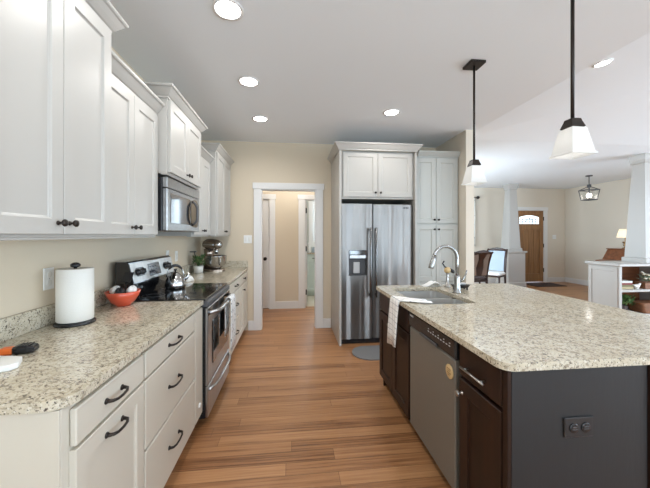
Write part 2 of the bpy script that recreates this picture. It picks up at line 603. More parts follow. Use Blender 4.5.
        bmesh.ops.recalc_face_normals(bm, faces=bm.faces)
        bm.to_mesh(me)
        bm.free()
        me.materials.append(m)
        o = bpy.data.objects.new(name, me)
        COL.objects.link(o)
        o.location = o_loc
        o.parent = parent
        return o


def PX(x, flip=1):           # frame of a face: (u along y, v up, n out along +x or -x)
    return lambda u, v, n: (x + flip * n, u, v)


def NY(y):                   # face looking along -y
    return lambda u, v, n: (u, y - n, v)


def thing(name, label, cat, loc, group=None, kind=None):
    o = bpy.data.objects.new(name, None)
    o.empty_display_size = 0.1
    COL.objects.link(o)
    o.location = loc
    o['label'], o['category'] = label, cat
    if group:
        o['group'] = group
    if kind:
        o['kind'] = kind
    return o


def tag(o, label, cat, group=None, kind=None):
    o['label'], o['category'] = label, cat
    if group:
        o['group'] = group
    if kind:
        o['kind'] = kind
    return o


def struct(name, mb, m, label, cat, parent=None):
    o = mb.build(name, m, parent, origin=(0, 0, 0) if parent is None else None)
    if parent is None:
        o['kind'] = 'structure'
        o['label'], o['category'] = label, cat
    return o


def dup(root, loc, label, group=None, rot=None):
    def cp(o, par):
        c = o.copy()
        COL.objects.link(c)
        if par is not None:
            c.parent = par
        for ch in list(o.children):
            cp(ch, c)
        return c
    r = cp(root, None)
    r.location = loc
    if rot is not None:
        r.rotation_euler = rot
    r['label'] = label
    if group:
        r['group'] = group
    return r


def shaker(F, u0, u1, v0, v1, t=0.02, fw=0.058, rec=0.009, bead=0.010, mid=None):
    """a frame-and-panel door on frame F; returns the mesh builder"""
    mb = MB()
    cells = [(v0 + fw, v1 - fw)] if mid is None else [(v0 + fw, mid - fw / 2), (mid + fw / 2, v1 - fw)]
    e = 0.002
    # sides and back
    vs = [(u0, v0, 0), (u1, v0, 0), (u1, v1, 0), (u0, v1, 0),
          (u0, v0, t - e), (u1, v0, t - e), (u1, v1, t - e), (u0, v1, t - e),
          (u0 + e, v0 + e, t), (u1 - e, v0 + e, t), (u1 - e, v1 - e, t), (u0 + e, v1 - e, t)]
    fs = [(0, 1, 2, 3)]
    for a in (0, 4):
        fs += [(a + i, a + (i + 1) % 4, a + 4 + (i + 1) % 4, a + 4 + i) for i in range(4)]
    mb.add(vs, fs, F=F)

    def q(a, b, c, d, n=t):
        mb.add([(a, c, n), (b, c, n), (b, d, n), (a, d, n)], [(0, 1, 2, 3)], F=F)
    a0, a1 = u0 + fw, u1 - fw
    q(u0 + e, a0, v0 + e, v1 - e)
    q(a1, u1 - e, v0 + e, v1 - e)
    ys = [v0 + e] + [y for c in cells for y in c] + [v1 - e]
    for i in range(0, len(ys), 2):
        q(a0, a1, ys[i], ys[i + 1])
    for c0, c1 in cells:
        o = [(a0, c0), (a1, c0), (a1, c1), (a0, c1)]
        s1 = 0.004
        i1 = [(a0 + s1, c0 + s1), (a1 - s1, c0 + s1), (a1 - s1, c1 - s1), (a0 + s1, c1 - s1)]
        i2 = [(a0 + bead, c0 + bead), (a1 - bead, c0 + bead), (a1 - bead, c1 - bead), (a0 + bead, c1 - bead)]
        rings = [(o, t), (i1, t - 0.004), (i1, t - 0.0055), (i2, t - rec)]
        vs = [(p[0], p[1], n) for r, n in rings for p in r]
        fs = [(j * 4 + i, j * 4 + (i + 1) % 4, j * 4 + 4 + (i + 1) % 4, j * 4 + 4 + i) for j in range(3) for i in range(4)]
        fs.append((12, 13, 14, 15))
        mb.add(vs, fs, F=F)
    return mb


def slab_front(F, u0, u1, v0, v1, t=0.02):
    return MB().box(u0, u1, v0, v1, 0, t, 0.004, F)


def knob(F, u, v, n0, m, parent, r=0.0145):
    mb = MB()
    G = lambda a, b, c: F(u + a, v + b, n0 + c)
    mb.lathe([(0.009, 0), (0.009, 0.002), (0.0045, 0.005), (0.0045, 0.015), (r * 0.75, 0.018), (r, 0.023), (r * 0.92, 0.028), (r * 0.5, 0.031)], n=14, F=G)
    return mb.build('knob', m, parent)


def pull(F, u, v, n0, m, parent, L=0.13, name='handle'):
    mb = MB()
    h = L / 2
    pts = [(-h, 0, 0), (-h, 0, 0.012), (-h + 0.004, 0, 0.022), (-h * 0.6, -0.002, 0.029), (0, -0.003, 0.031),
           (h * 0.6, -0.002, 0.029), (h - 0.004, 0, 0.022), (h, 0, 0.012), (h, 0, 0)]
    rs = [0.009, 0.0065, 0.006, 0.0052, 0.005, 0.0052, 0.006, 0.0065, 0.009]
    mb.tube([(u + a, v + b, n0 + c) for a, b, c in pts], rs, 10, F=F)
    for s in (-h, h):
        mb.lathe([(0.011, 0), (0.010, 0.004), (0.006, 0.007)], n=12, F=lambda a, b, c, s=s: F(u + s + a, v + b, n0 + c))
    return mb.build(name, m, parent)


CROWN = [(0.0, 0.0), (0.010, 0.0), (0.010, 0.012), (0.018, 0.018), (0.034, 0.038), (0.050, 0.060), (0.058, 0.064), (0.062, 0.070), (0.062, 0.080), (0.0, 0.080)]


def crown(path, z, hgt=0.08, name='crown_molding', m=None, parent=None, out=1.0):
    """moulding swept along path (x, y) with mitred corners; the outside is to the right of travel"""
    k = hgt / 0.08
    P = [Vector((x, y)) for x, y in path]
    rings = []
    for i, p in enumerate(P):
        d = []
        if i > 0:
            d.append((P[i] - P[i - 1]).normalized())
        if i < len(P) - 1:
            d.append((P[i + 1] - P[i]).normalized())
        ns = [Vector((t.y, -t.x)) for t in d]
        nn = ns[0] if len(ns) == 1 else (ns[0] + ns[1]) / (1 + ns[0].dot(ns[1]))
        rings.append([(p.x + nn.x * a * out, p.y + nn.y * a * out, z + b * k) for a, b in CROWN])
    return MB().loft(rings).build(name, m, parent)


def rrect(x0, x1, y0, y1, r, n=6, corners=(1, 1, 1, 1)):
    """ring of a rectangle; corners (x0y0, x1y0, x1y1, x0y1) rounded by r where flagged"""
    out = []
    cs = [(x0, y0, 1, 1, PI), (x1, y0, -1, 1, 1.5 * PI), (x1, y1, -1, -1, 0), (x0, y1, 1, -1, PI / 2)]
    for (x, y, sx, sy, a0), f in zip(cs, corners):
        rr = r if f else 0
        if not rr:
            out.append((x, y))
            continue
        for i in range(n + 1):
            a = a0 + i / n * PI / 2
            out.append((x + sx * rr + rr * math.cos(a), y + sy * rr + rr * math.sin(a)))
    return out


def slab_with_holes(outer, holes, z0, z1, b=0.004):
    """a stone slab: outer ring, hole rings; returns MB"""
    mb = MB()
    bm = bmesh.new()
    edges = []
    for ring in [outer] + holes:
        vs = [bm.verts.new((x, y, z1)) for x, y in ring]
        edges += [bm.edges.new((vs[i], vs[(i + 1) % len(vs)])) for i in range(len(vs))]
    bmesh.ops.triangle_fill(bm, use_beauty=True, use_dissolve=False, edges=edges)
    bm.verts.index_update()
    top = [tuple(v.co) for v in bm.verts]
    tf = [tuple(v.index for v in f.verts) for f in bm.faces]
    bm.free()
    n = len(top)
    # shrink the top ring a little and add an eased edge
    c = Vector((sum(p[0] for p in outer) / len(outer), sum(p[1] for p in outer) / len(outer)))
    mb.add(top + [(x, y, z0) for x, y, z in top], tf + [tuple(i + n for i in f) for f in tf])
    k = 0
    fs = []
    for ring in [outer] + holes:
        m_ = len(ring)
        fs += [(k + i, k + (i + 1) % m_, n + k + (i + 1) % m_, n + k + i) for i in range(m_)]
        k += m_
    base = len(mb.v) - 2 * n
    mb.f += [tuple(base + i for i in f) for f in fs]
    mb.s += [False] * len(fs)
    return mb


def ease(o, wdt=0.004, seg=2):
    md = o.modifiers.new('eased_edges', 'BEVEL')
    md.width, md.segments, md.limit_method, md.angle_limit = wdt, seg, 'ANGLE', math.radians(50)
    return o


# ------------------------------------------------------------------ dimensions
CZ = 2.745
WX = -1.29          # kitchen side wall
BY = 4.52           # kitchen back wall
HY = 5.78           # hall back wall
FY = 8.20           # far wall with the front door
RX = 8.05           # far side wall
RY = -3.0           # wall behind the camera
SLOPE = 0.12        # rise of the vaulted ceiling

# ------------------------------------------------------------------ structure
mb = MB().box(WX - 0.12, RX + 0.12, RY - 0.12, 5.90, -0.1, 0)
mb.box(2.34, RX + 0.12, 5.90, FY + 0.12, -0.1, 0)
struct('floor', mb, M['floor'], 'brown strand plank floor running through kitchen and hall', 'floor')
struct('floor_laundry', MB().box(-1.4, 2.34, 5.90, 7.6, -0.1, 0.0), M['tile'], 'pale tile floor of the laundry room beyond the hall', 'floor')

mb = MB().box(WX - 0.12, 2.38, RY - 0.12, 4.07, CZ, CZ + 0.1)
mb.box(WX - 0.12, RX + 0.12, 4.07, FY + 0.12, CZ, CZ + 0.1)
struct('ceiling', mb, M['ceil'], 'flat white ceiling over the kitchen and dining area', 'ceiling')
zt = CZ + 2.76 * SLOPE
HX, HYF = 5.14, 4.07 - 2.76      # the sloping ceiling rises from the kitchen edge and from the dining edge to a hip
ZR = CZ + 2.76 * SLOPE
mb = MB()
P0, P1, P2 = (2.38, RY - 0.12, CZ), (2.38, 4.07, CZ), (RX + 0.12, 4.07, CZ)
P3, P4, P5, P6 = (HX, HYF, ZR), (RX + 0.12, HYF, ZR), (RX + 0.12, RY - 0.12, ZR), (HX, RY - 0.12, ZR)
top = [(p[0], p[1], p[2] + 0.12) for p in (P0, P1, P2, P3, P4, P5, P6)]
mb.add([P0, P1, P2, P3, P4, P5, P6] + top, [(0, 1, 3, 6), (1, 2, 4, 3), (6, 3, 4, 5), (7, 8, 10, 13), (8, 9, 11, 10), (13, 10, 11, 12),
                                            (0, 1, 8, 7), (1, 2, 9, 8), (2, 4, 11, 9), (4, 5, 12, 11), (5, 6, 13, 12), (6, 0, 7, 13)])
struct('ceiling_vault', mb, M['ceil'], 'sloping white ceiling rising over the living area', 'ceiling')


def wall_x(x0, x1, y0, y1, z1, holes):
    """wall whose length runs along y, with rectangular holes (ya, yb, za, zb)"""
    mb = MB()
    y = y0
    for a, b_, za, zb in sorted(holes):
        mb.box(x0, x1, y, a, 0, z1)
        if za > 0:
            mb.box(x0, x1, a, b_, 0, za)
        mb.box(x0, x1, a, b_, zb, z1)
        y = b_
    return mb.box(x0, x1, y, y1, 0, z1)


def wall_y(y0, y1, x0, x1, z1, holes):
    mb = MB()
    x = x0
    for a, b_, za, zb in sorted(holes):
        mb.box(x, a, y0, y1, 0, z1)
        if za > 0:
            mb.box(a, b_, y0, y1, 0, za)
        mb.box(a, b_, y0, y1, zb, z1)
        x = b_
    return mb.box(x, x1, y0, y1, 0, z1)


struct('wall_left', MB().box(WX - 0.12, WX, RY - 0.12, 7.6, 0, CZ), M['wall'], 'beige wall behind the range and wall cabinets', 'wall')
struct('wall_back', wall_y(BY, BY + 0.12, WX, 2.23, CZ, [(-0.45, 0.355, 0, 2.06)]), M['wall'], 'beige wall with the cased opening to the hall', 'wall')
struct('wall_pantry', wall_x(2.23, 2.34, 3.70, 7.6, CZ, [(5.5, 7.1, 0.8, 2.3)]), M['wallpale'], 'short pale wall end beside the tall pantry cabinet', 'wall')
struct('wall_hall', wall_y(HY, HY + 0.12, WX, 2.23, CZ, [(-1.18, -0.42, 0, 2.06), (0.245, 1.0, 0, 2.06)]), M['wall'], 'beige hall wall seen through the cased opening', 'wall')
struct('wall_laundry', wall_y(7.4, 7.5, WX, 2.23, CZ, [(0.50, 1.5, 1.2, 2.3)]), M['laundrywall'], 'pale wall of the laundry room beyond the hall', 'wall')
struct('wall_far', wall_y(FY, FY + 0.12, 2.34, RX, CZ, [(6.46, 7.36, 0, 2.11)]), M['wallpale'], 'pale wall around the wooden front door', 'wall')
struct('wall_right', wall_x(RX, RX + 0.12, RY, FY, zt, [(-2.8, 3.5, 0.1, 2.6)]), M['wallpale'], 'pale side wall beyond the white columns', 'wall')
struct('wall_rear', wall_y(RY - 0.12, RY, WX, RX, zt, [(-1.1, 1.3, 0.1, 2.4), (1.95, 2.3, 0.3, 2.4), (3.0, 3.5, 0.3, 2.4), (4.5, 7.3, 0.6, 2.4)]), M['wallpale'], 'pale wall with tall windows facing the kitchen', 'wall')


def window(idx, axis, c, a0, a1, z0, z1, nx, nz, label):
    mb = MB()
    B = (lambda u0, u1, v0, v1, d=0.05, b=0.004: mb.box(u0, u1, c - d / 2, c + d / 2, v0, v1, b)) if axis == 'y' else \
        (lambda u0, u1, v0, v1, d=0.05, b=0.004: mb.box(c - d / 2, c + d / 2, u0, u1, v0, v1, b))
    f = 0.06
    B(a0, a0 + f, z0, z1); B(a1 - f, a1, z0, z1); B(a0 + f, a1 - f, z0, z0 + f); B(a0 + f, a1 - f, z1 - f, z1)
    for i in range(1, nx):
        u = a0 + (a1 - a0) * i / nx
        B(u - 0.03, u + 0.03, z0 + f, z1 - f, 0.04)
    for j in range(1, nz):
        v = z0 + (z1 - z0) * j / nz
        B(a0 + f, a1 - f, v - 0.02, v + 0.02, 0.034)
    fr = struct(f'window_{idx}', mb, M['trim'], label, 'window')
    g = MB()
    if axis == 'y':
        g.box(a0 + f, a1 - f, c - 0.003, c + 0.003, z0 + f, z1 - f)
    else:
        g.box(c - 0.003, c + 0.003, a0 + f, a1 - f, z0 + f, z1 - f)
    g.build('window_pane', M['pane'], fr)
    return fr


window(1, 'y', 7.44, 0.50, 1.5, 1.2, 2.3, 2, 1, 'bright laundry window seen through two doorways')
window(2, 'y', RY - 0.04, -1.1, 1.3, 0.1, 2.4, 2, 1, 'glazed patio doors facing the kitchen aisle')
window(3, 'y', RY - 0.04, 4.5, 7.3, 0.6, 2.4, 3, 2, 'living area windows behind the island seats')
window(6, 'y', RY - 0.04, 1.95, 2.3, 0.3, 2.4, 1, 2, 'added narrow window, unseen, for a streak on the freezer door')  # slit added behind the camera to streak the freezer door
window(7, 'y', RY - 0.04, 3.0, 3.5, 0.3, 2.4, 1, 2, 'added narrow window, unseen, for a streak on the refrigerator door')  # unseen slit added to streak the refrigerator door
window(4, 'x', RX + 0.04, -2.8, 3.5, 0.1, 2.6, 5, 2, 'row of tall living area side windows')
window(5, 'x', 2.30, 5.5, 7.1, 0.8, 2.3, 2, 2, 'dining window beside the printed curtain')


def casing(idx, y, x0, x1, zt_, w_, label, side=-1, headover=0.015, depth=0.02, y2=None):
    """flat craftsman casing round an opening in a wall of constant y, plus the jamb lining"""
    mb = MB()
    a, b_ = (y - depth, y) if side < 0 else (y, y + depth)
    mb.box(x0 - w_, x0, a, b_, 0, zt_, 0.003)
    mb.box(x1, x1 + w_, a, b_, 0, zt_, 0.003)
    mb.box(x0 - w_ - headover, x1 + w_ + headover, a - 0.006, b_, zt_, zt_ + 0.09, 0.003)
    if y2 is not None:
        mb.box(x0, x0 + 0.012, y, y2, 0, zt_)
        mb.box(x1 - 0.012, x1, y, y2, 0, zt_)
        mb.box(x0 + 0.012, x1 - 0.012, y, y2, zt_ - 0.012, zt_)
    return struct(f'trim_{idx}', mb, M['trim'], label, 'door trim')


casing(1, BY, -0.45, 0.355, 2.06, 0.105, 'white casing around the wide opening to the hall', y2=BY + 0.12)
casing(2, HY, -1.18, -0.42, 2.06, 0.105, 'white casing around the closed hall door', y2=HY + 0.12)
casing(3, HY, 0.245, 1.0, 2.06, 0.125, 'white casing around the laundry doorway', y2=HY + 0.12)
casing(4, FY, 6.46, 7.36, 2.11, 0.11, 'white casing around the wooden front door', y2=FY + 0.12)
mb = MB().box(0.40, 0.50, 7.385, 7.4, 1.1, 2.4, 0.003).box(1.5, 1.6, 7.385, 7.4, 1.1, 2.4, 0.003).box(0.5, 1.5, 7.385, 7.4, 2.3, 2.4, 0.003).box(0.38, 1.62, 7.36, 7.4, 1.1, 1.2, 0.003)
struct('trim_5', mb, M['trim'], 'white casing around the laundry window', 'window trim')


def base(name, boxes, label):
    mb = MB()
    for x0, x1, y0, y1 in boxes:
        mb.box(x0, x1, y0, y1, 0, 0.14, 0.003)
    return struct(name, mb, M['trim'], label, 'baseboard')


base('baseboard_back', [(-0.632, -0.557, BY - 0.016, BY - 0.001), (0.462, 0.575, BY - 0.016, BY - 0.001)], 'white baseboard either side of the hall opening')
base('baseboard_hall', [(-0.313, 0.118, HY - 0.016, HY - 0.001), (1.13, 2.2, HY - 0.016, HY - 0.001)], 'white baseboard between the two hall doorways')
base('baseboard_far', [(2.35, 6.34, FY - 0.016, FY - 0.001), (7.48, RX - 0.018, FY - 0.016, FY - 0.001)], 'white baseboard beside the wooden front door')
base('baseboard_right', [(RX - 0.016, RX - 0.001, 3.6, FY - 0.02)], 'white baseboard along the side wall beyond the columns')
base('baseboard_laundry', [(WX + 0.002, 2.2, 7.384, 7.399)], 'white baseboard in the laundry room')

# hall door (closed) and front door
d = struct('door_1', shaker(NY(HY + 0.055), -1.165, -0.435, 0.012, 2.045, 0.04, 0.11, 0.012, 0.014, mid=1.0), M['trim'], 'closed white panelled hall door with dark knob', 'door')
mb = MB()
G = lambda a, b_, c: (-0.50 + a, HY + 0.015 - c, 0.94 + b_)
mb.lathe([(0.032, 0), (0.032, 0.006), (0.012, 0.012), (0.012, 0.035), (0.026, 0.042), (0.031, 0.055), (0.022, 0.068)], n=18, F=G)
mb.build('door_knob', M['bronze'], d)

mb = MB()
F0 = NY(FY + 0.06)
F = lambda a, b_, c: F0(a + 0.06, b_ * 1.025, c)
mb.box(6.414, 7.286, 0.015, 2.045, 0, 0.04, 0.003, F)
for u0, u1, v0, v1 in ((6.414, 6.53, 0.015, 2.045), (7.17, 7.286, 0.015, 2.045), (6.53, 7.17, 1.93, 2.045), (6.53, 7.17, 1.50, 1.66), (6.53, 7.17, 0.015, 0.25)):
    mb.box(u0, u1, v0, v1, 0.04, 0.064, 0.004, F)
for i in range(1, 4):
    u = 6.53 + 0.64 * i / 4
    mb.box(u - 0.026, u + 0.026, 0.25, 1.50, 0.04, 0.053, 0.004, F)
d = struct('door_2', mb, M['doorwood'], 'brown wooden front door with small leaded glass light', 'door')
n = 14
arch = [(6.54, 1.67), (7.16, 1.67)] + [(7.16 - 0.62 * i / n, 1.86 + 0.055 * math.sin(PI * i / n)) for i in range(n + 1)]
MB().prism(arch, 0.041, 0.046, F=F).build('leaded_glass', M['leaded'], d)
mb = MB()
for i in range(1, 6):
    u = 6.54 + 0.62 * i / 6
    mb.tube([(u, 1.672, 0.048), (u, 1.875, 0.048)], 0.007, 6, F=F)
for v in (1.73, 1.80):
    mb.tube([(6.545, v, 0.048), (7.155, v, 0.048)], 0.006, 6, F=F)
mb.tube([(6.70, 1.72, 0.049), (6.85, 1.84, 0.049), (7.0, 1.72, 0.049)], 0.007, 6, F=F)
mb.build('glass_leading', M['darkgrey'], d)
for z in (0.35, 1.05, 1.82):
    MB().box(7.278, 7.304, z - 0.055, z + 0.055, 0.0645, 0.076, 0.002, F).build('hinge', M['bronze'], d)
MB().lathe([(0.03, 0), (0.03, 0.006), (0.012, 0.012), (0.012, 0.035), (0.03, 0.045), (0.026, 0.065)], n=16, F=lambda a, b_, c: F(6.47 + a, 0.95 + b_, 0.0645 + c)).build('door_knob', M['bronze'], d)

# laundry doorway hinges sit on a door that stands open inside
d = struct('door_3', MB().box(0.258, 0.293, 5.91, 6.64, 0.012, 2.04, 0.003), M['trim'], 'white laundry door standing open beyond the hall', 'door')
for z in (0.28, 1.12, 1.86):
    MB().box(0.262, 0.284, 5.885, 5.909, z - 0.05, z + 0.05, 0.002).build('hinge', M['black'], d)


# ------------------------------------------------------------------ wall cabinets along the range wall
GW = 'white wall cabinets along the range wall'


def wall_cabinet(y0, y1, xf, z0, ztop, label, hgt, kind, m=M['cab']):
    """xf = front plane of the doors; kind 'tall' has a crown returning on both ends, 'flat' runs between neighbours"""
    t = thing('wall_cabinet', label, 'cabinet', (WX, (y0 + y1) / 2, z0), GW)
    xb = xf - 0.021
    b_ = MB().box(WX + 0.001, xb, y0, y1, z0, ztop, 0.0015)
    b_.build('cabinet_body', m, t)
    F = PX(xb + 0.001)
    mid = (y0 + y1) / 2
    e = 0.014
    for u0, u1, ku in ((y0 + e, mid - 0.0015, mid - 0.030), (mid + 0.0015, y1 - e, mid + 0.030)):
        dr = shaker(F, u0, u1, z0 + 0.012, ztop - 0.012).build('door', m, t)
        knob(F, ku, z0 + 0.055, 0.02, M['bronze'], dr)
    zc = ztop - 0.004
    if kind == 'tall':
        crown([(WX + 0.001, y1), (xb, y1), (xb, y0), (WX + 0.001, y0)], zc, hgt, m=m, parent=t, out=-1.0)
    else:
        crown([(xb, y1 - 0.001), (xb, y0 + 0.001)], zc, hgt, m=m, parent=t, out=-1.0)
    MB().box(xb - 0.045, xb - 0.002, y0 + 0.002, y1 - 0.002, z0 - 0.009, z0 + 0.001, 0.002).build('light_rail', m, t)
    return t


wall_cabinet(0.955, 1.610, -0.88, 1.378, 2.392, 'tall white wall cabinet above the paper towel roll', 0.08, 'tall')
wall_cabinet(1.612, 2.284, -0.945, 1.378, 2.240, 'shorter white wall cabinet between tall cabinet and microwave, above the red bowl', 0.086, 'flat')
wall_cabinet(2.287, 3.052, -0.870, 1.830, 2.372, 'raised white wall cabinet mounted over the microwave', 0.08, 'tall')
wall_cabinet(3.055, 3.675, -0.945, 1.378, 2.215, 'shorter white wall cabinet just past the microwave', 0.075, 'flat')
wall_cabinet(3.678, 4.455, -0.870, 1.378, 2.372, 'tall white wall cabinet above the stand mixer by the back wall', 0.08, 'tall')

# ------------------------------------------------------------------ base cabinets along the range wall
GB = 'cream base cabinets along the range wall'
XC = -0.642         # front plane of the doors and drawers
F = PX(XC - 0.02)


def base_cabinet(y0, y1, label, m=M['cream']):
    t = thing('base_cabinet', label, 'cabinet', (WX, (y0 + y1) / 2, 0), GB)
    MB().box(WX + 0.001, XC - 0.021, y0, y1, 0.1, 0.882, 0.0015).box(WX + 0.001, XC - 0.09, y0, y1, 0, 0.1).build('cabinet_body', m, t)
    return t


def drawer(t, y0, y1, z0, z1, hw=0.5, m=M['cream'], L=0.14):
    o = slab_front(F, y0, y1, z0, z1).build('drawer', m, t)
    pull(F, y0 + (y1 - y0) * hw, (z0 + z1) / 2, 0.02, M['bronze'], o, L)
    return o


t = base_cabinet(0.955, 1.410, 'warm-tinted white base cabinet at the near end, one drawer over a panelled door')
MB().box(WX + 0.001, XC - 0.022, 0.948, 0.9545, 0, 0.882, 0.001).build('end_panel', M['cream'], t)
drawer(t, 0.985, 1.403, 0.752, 0.866, 0.47, L=0.098)
o = shaker(F, 0.985, 1.403, 0.112, 0.742).build('door', M['cream'], t)
pull(F, 1.183, 0.69, 0.02, M['bronze'], o, 0.098)
t = base_cabinet(1.412, 2.112, 'warm-tinted white base cabinet with three stacked drawers beside the narrow panel')
for z0, z1 in ((0.752, 0.866), (0.437, 0.742), (0.112, 0.427)):
    drawer(t, 1.419, 2.105, z0, z1, 0.47, L=0.135)
t = base_cabinet(2.114, 2.282, 'narrow plain warm-tinted white cabinet panel hugging the range')
o = slab_front(F, 2.120, 2.277, 0.112, 0.866).build('front_panel', M['cream'], t)
MB().lathe([(0.018, 0), (0.018, 0.006), (0.014, 0.010)], n=16, F=lambda a, b_, c: F(2.20 + a, 0.20 + b_, 0.02 + c)).build('bumper', M['white'], o)
t = base_cabinet(3.060, 3.790, 'warm-tinted white base cabinet with three drawers just past the range')
for z0, z1 in ((0.752, 0.866), (0.437, 0.742), (0.112, 0.427)):
    drawer(t, 3.07, 3.783, z0, z1, 0.72, L=0.13)
t = base_cabinet(3.792, 4.512, 'warm-tinted white base cabinet in the back corner with drawer and door knobs')
o = slab_front(F, 3.80, 4.49, 0.752, 0.866).build('drawer', M['cream'], t)
knob(F, 4.14, 0.81, 0.02, M['bronze'], o, 0.016)
for u0, u1, ku in ((3.80, 4.143, 4.11), (4.147, 4.49, 4.18)):
    o = shaker(F, u0, u1, 0.112, 0.742).build('door', M['cream'], t)
    if ku < 4.15:
        knob(F, ku, 0.665, 0.02, M['bronze'], o, 0.016)

# counters
XE = -0.637
t = thing('countertop', 'speckled granite countertop carrying the paper towel roll', 'countertop', (WX, 1.6, 0.884), 'granite counters along the range wall')
ring = [(WX + 0.001, 0.94), (XE - 0.07, 0.94)] + [(XE - 0.07 + 0.07 * math.sin(a), 1.01 - 0.07 * math.cos(a)) for a in [PI / 2 * i / 8 for i in range(1, 8)]] + [(XE, 1.01), (XE, 2.283), (WX + 0.001, 2.283)]
ease(slab_with_holes(ring, [], 0.884, 0.914).build('counter_slab', M['granite'], t))
ease(MB().box(WX + 0.001, WX + 0.022, 0.94, 2.283, 0.9145, 1.016).build('backsplash', M['granite'], t), 0.003)
t = thing('countertop', 'speckled granite countertop carrying the stand mixer', 'countertop', (WX, 3.8, 0.884), 'granite counters along the range wall')
ring = [(WX + 0.001, 3.057), (XE, 3.057), (XE, 4.518), (WX + 0.001, 4.518)]
ease(slab_with_holes(ring, [], 0.884, 0.914).build('counter_slab', M['granite'], t))
ease(MB().box(WX + 0.001, WX + 0.022, 3.057, 4.518, 0.9145, 1.016).box(WX + 0.0225, XE, 4.497, 4.518, 0.9145, 1.016).build('backsplash', M['granite'], t), 0.003)

# ------------------------------------------------------------------ range
ry0, ry1 = 2.290, 3.050
t = thing('range', 'stainless steel electric range with black glass cooktop', 'range', (-0.95, 2.67, 0))
MB().box(-1.275, -0.6295, ry0, ry1, 0.05, 0.855, 0.002).box(-1.275, -0.656, ry0, ry1, 0.855, 0.905).box(-1.2, -0.72, ry0 + 0.02, ry1 - 0.02, 0, 0.05).build('range_body', M['black'], t)
MB().box(-1.272, -0.628, ry0 + 0.001, ry1 - 0.001, 0.906, 0.922, 0.004).build('cooktop', M['blackglass'], t)
MB().box(-0.655, -0.605, ry0 + 0.002, ry1 - 0.002, 0.856, 0.9055, 0.008).build('front_rail', M['darkgrey'], t)
for cx, cy, r in ((-0.80, 2.47, 0.10), (-0.80, 2.86, 0.08), (-1.06, 2.47, 0.08), (-1.06, 2.86, 0.10)):
    mb = MB()
    for rr in (r, r * 0.6):
        mb.lathe([(rr, 0.9222), (rr, 0.9226), (rr - 0.003, 0.9226), (rr - 0.003, 0.9222)], (cx, cy, 0), 40)
    mb.f, mb.s = [f for f in mb.f if len(f) < 5], [False] * len([f for f in mb.f if len(f) < 5])
    mb.build('burner_marking', M['darkgrey'], t)
# back guard with sloping control panel
side = [(-1.240, 0.9225), (-1.145, 0.9225), (-1.130, 0.985), (-1.120, 1.035), (-1.157, 1.185), (-1.175, 1.195), (-1.240, 1.195)]
MB().loft([[(x, y, z) for x, z in side] for y in (ry0 + 0.004, ry1 - 0.004)]).build('back_guard', M['blackglass'], t)
th = math.atan2(0.037, 0.150)


def PG(u, v, n):      # on the sloping panel: u along y, v up the slope, n out
    return (-1.120 - v * math.sin(th) + n * math.cos(th), u, 1.035 + v * math.cos(th) + n * math.sin(th))


cp = MB().box(ry0 + 0.012, ry1 - 0.006, 0.006, 0.150, 0.0005, 0.006, 0.002, PG).build('control_panel', M['steel'], t)
MB().box(2.555, 2.755, 0.025, 0.125, 0.0062, 0.009, 0.001, PG).build('display', M['lcd'], cp)
mb = MB()
for i in range(4):
    for j in range(3):
        mb.box(2.575 + i * 0.045, 2.600 + i * 0.045, 0.04 + j * 0.026, 0.050 + j * 0.026, 0.009, 0.0095, F=PG)
mb.build('display_marking', M['darkgrey'], cp)
for u in (2.42, 2.90):
    MB().prism(rrect(u - 0.072, u + 0.072, 0.045, 0.111, 0.033, 8), 0.0062, 0.0085, F=PG).build('knob_plate', M['black'], cp)
for u in (2.387, 2.453, 2.867, 2.933):
    mb = MB()
    mb.lathe([(0.024, 0.0087), (0.023, 0.012), (0.020, 0.014), (0.018, 0.026), (0.016, 0.028)], n=20, F=lambda a, b_, c, u=u: PG(u + a, 0.078 + b_, c))
    mb.box(u - 0.003, u + 0.003, 0.062, 0.094, 0.0265, 0.034, 0.002, PG)
    mb.build('control_knob', M['black'], cp)
# oven door
F = PX(-0.654)
o = MB().box(ry0 + 0.004, ry1 - 0.004, 0.285, 0.852, 0.0255, 0.045, 0.004, F).build('oven_door', M['steel'], t)
MB().box(ry0 + 0.004, ry1 - 0.004, 0.795, 0.850, 0.0455, 0.048, 0.002, F).build('door_top_band', M['blackglass'], o)
MB().box(2.42, 2.92, 0.40, 0.73, 0.0455, 0.050, 0.003, F).build('oven_window', M['blackglass'], o)
mb = MB()
pts = []
for i in range(15):
    s = -1 + 2 * i / 14
    pts.append((2.67 + s * 0.345, 0.815, 0.046 + 0.056 * (1 - s ** 12)))
mb.tube(pts, [0.014] * 15, 12, F=F)
mb.build('handle', M['steel'], o)
o = MB().box(ry0 + 0.004, ry1 - 0.004, 0.055, 0.278, 0.0255, 0.045, 0.004, F).build('storage_drawer', M['steel'], t)
pts = [(2.67 + (-1 + 2 * i / 14) * 0.345, 0.245, 0.046 + 0.040 * (1 - (-1 + 2 * i / 14) ** 4)) for i in range(15)]
MB().tube(pts, [0.012] * 15, 12, F=F).build('handle', M['steel'], o)

# towel over the oven handle
g = []
W0, W1 = 2.735, 2.912
prof = [(-0.582, 0.50), (-0.581, 0.60), (-0.5805, 0.72), (-0.580, 0.80), (-0.575, 0.831), (-0.5525, 0.842), (-0.531, 0.831), (-0.5285, 0.80), (-0.528, 0.78), (-0.528, 0.68), (-0.529, 0.56), (-0.530, 0.46), (-0.531, 0.375)]
for k, (x, z) in enumerate(prof):
    row = []
    for j in range(9):
        y = W0 + (W1 - W0) * j / 8
        wv = 0.006 * math.sin(j * 1.6 + 0.4) * max(0, (k - 7) / 6)
        row.append((x + abs(wv), y + 0.012 * (k / 12) * (j - 4) / 4, z))
    g.append(row)
tag(MB().sheet(g, 0.005).build('kitchen_towel', M['kitchtowel']), 'white printed kitchen towel hanging on the oven handle', 'towel')

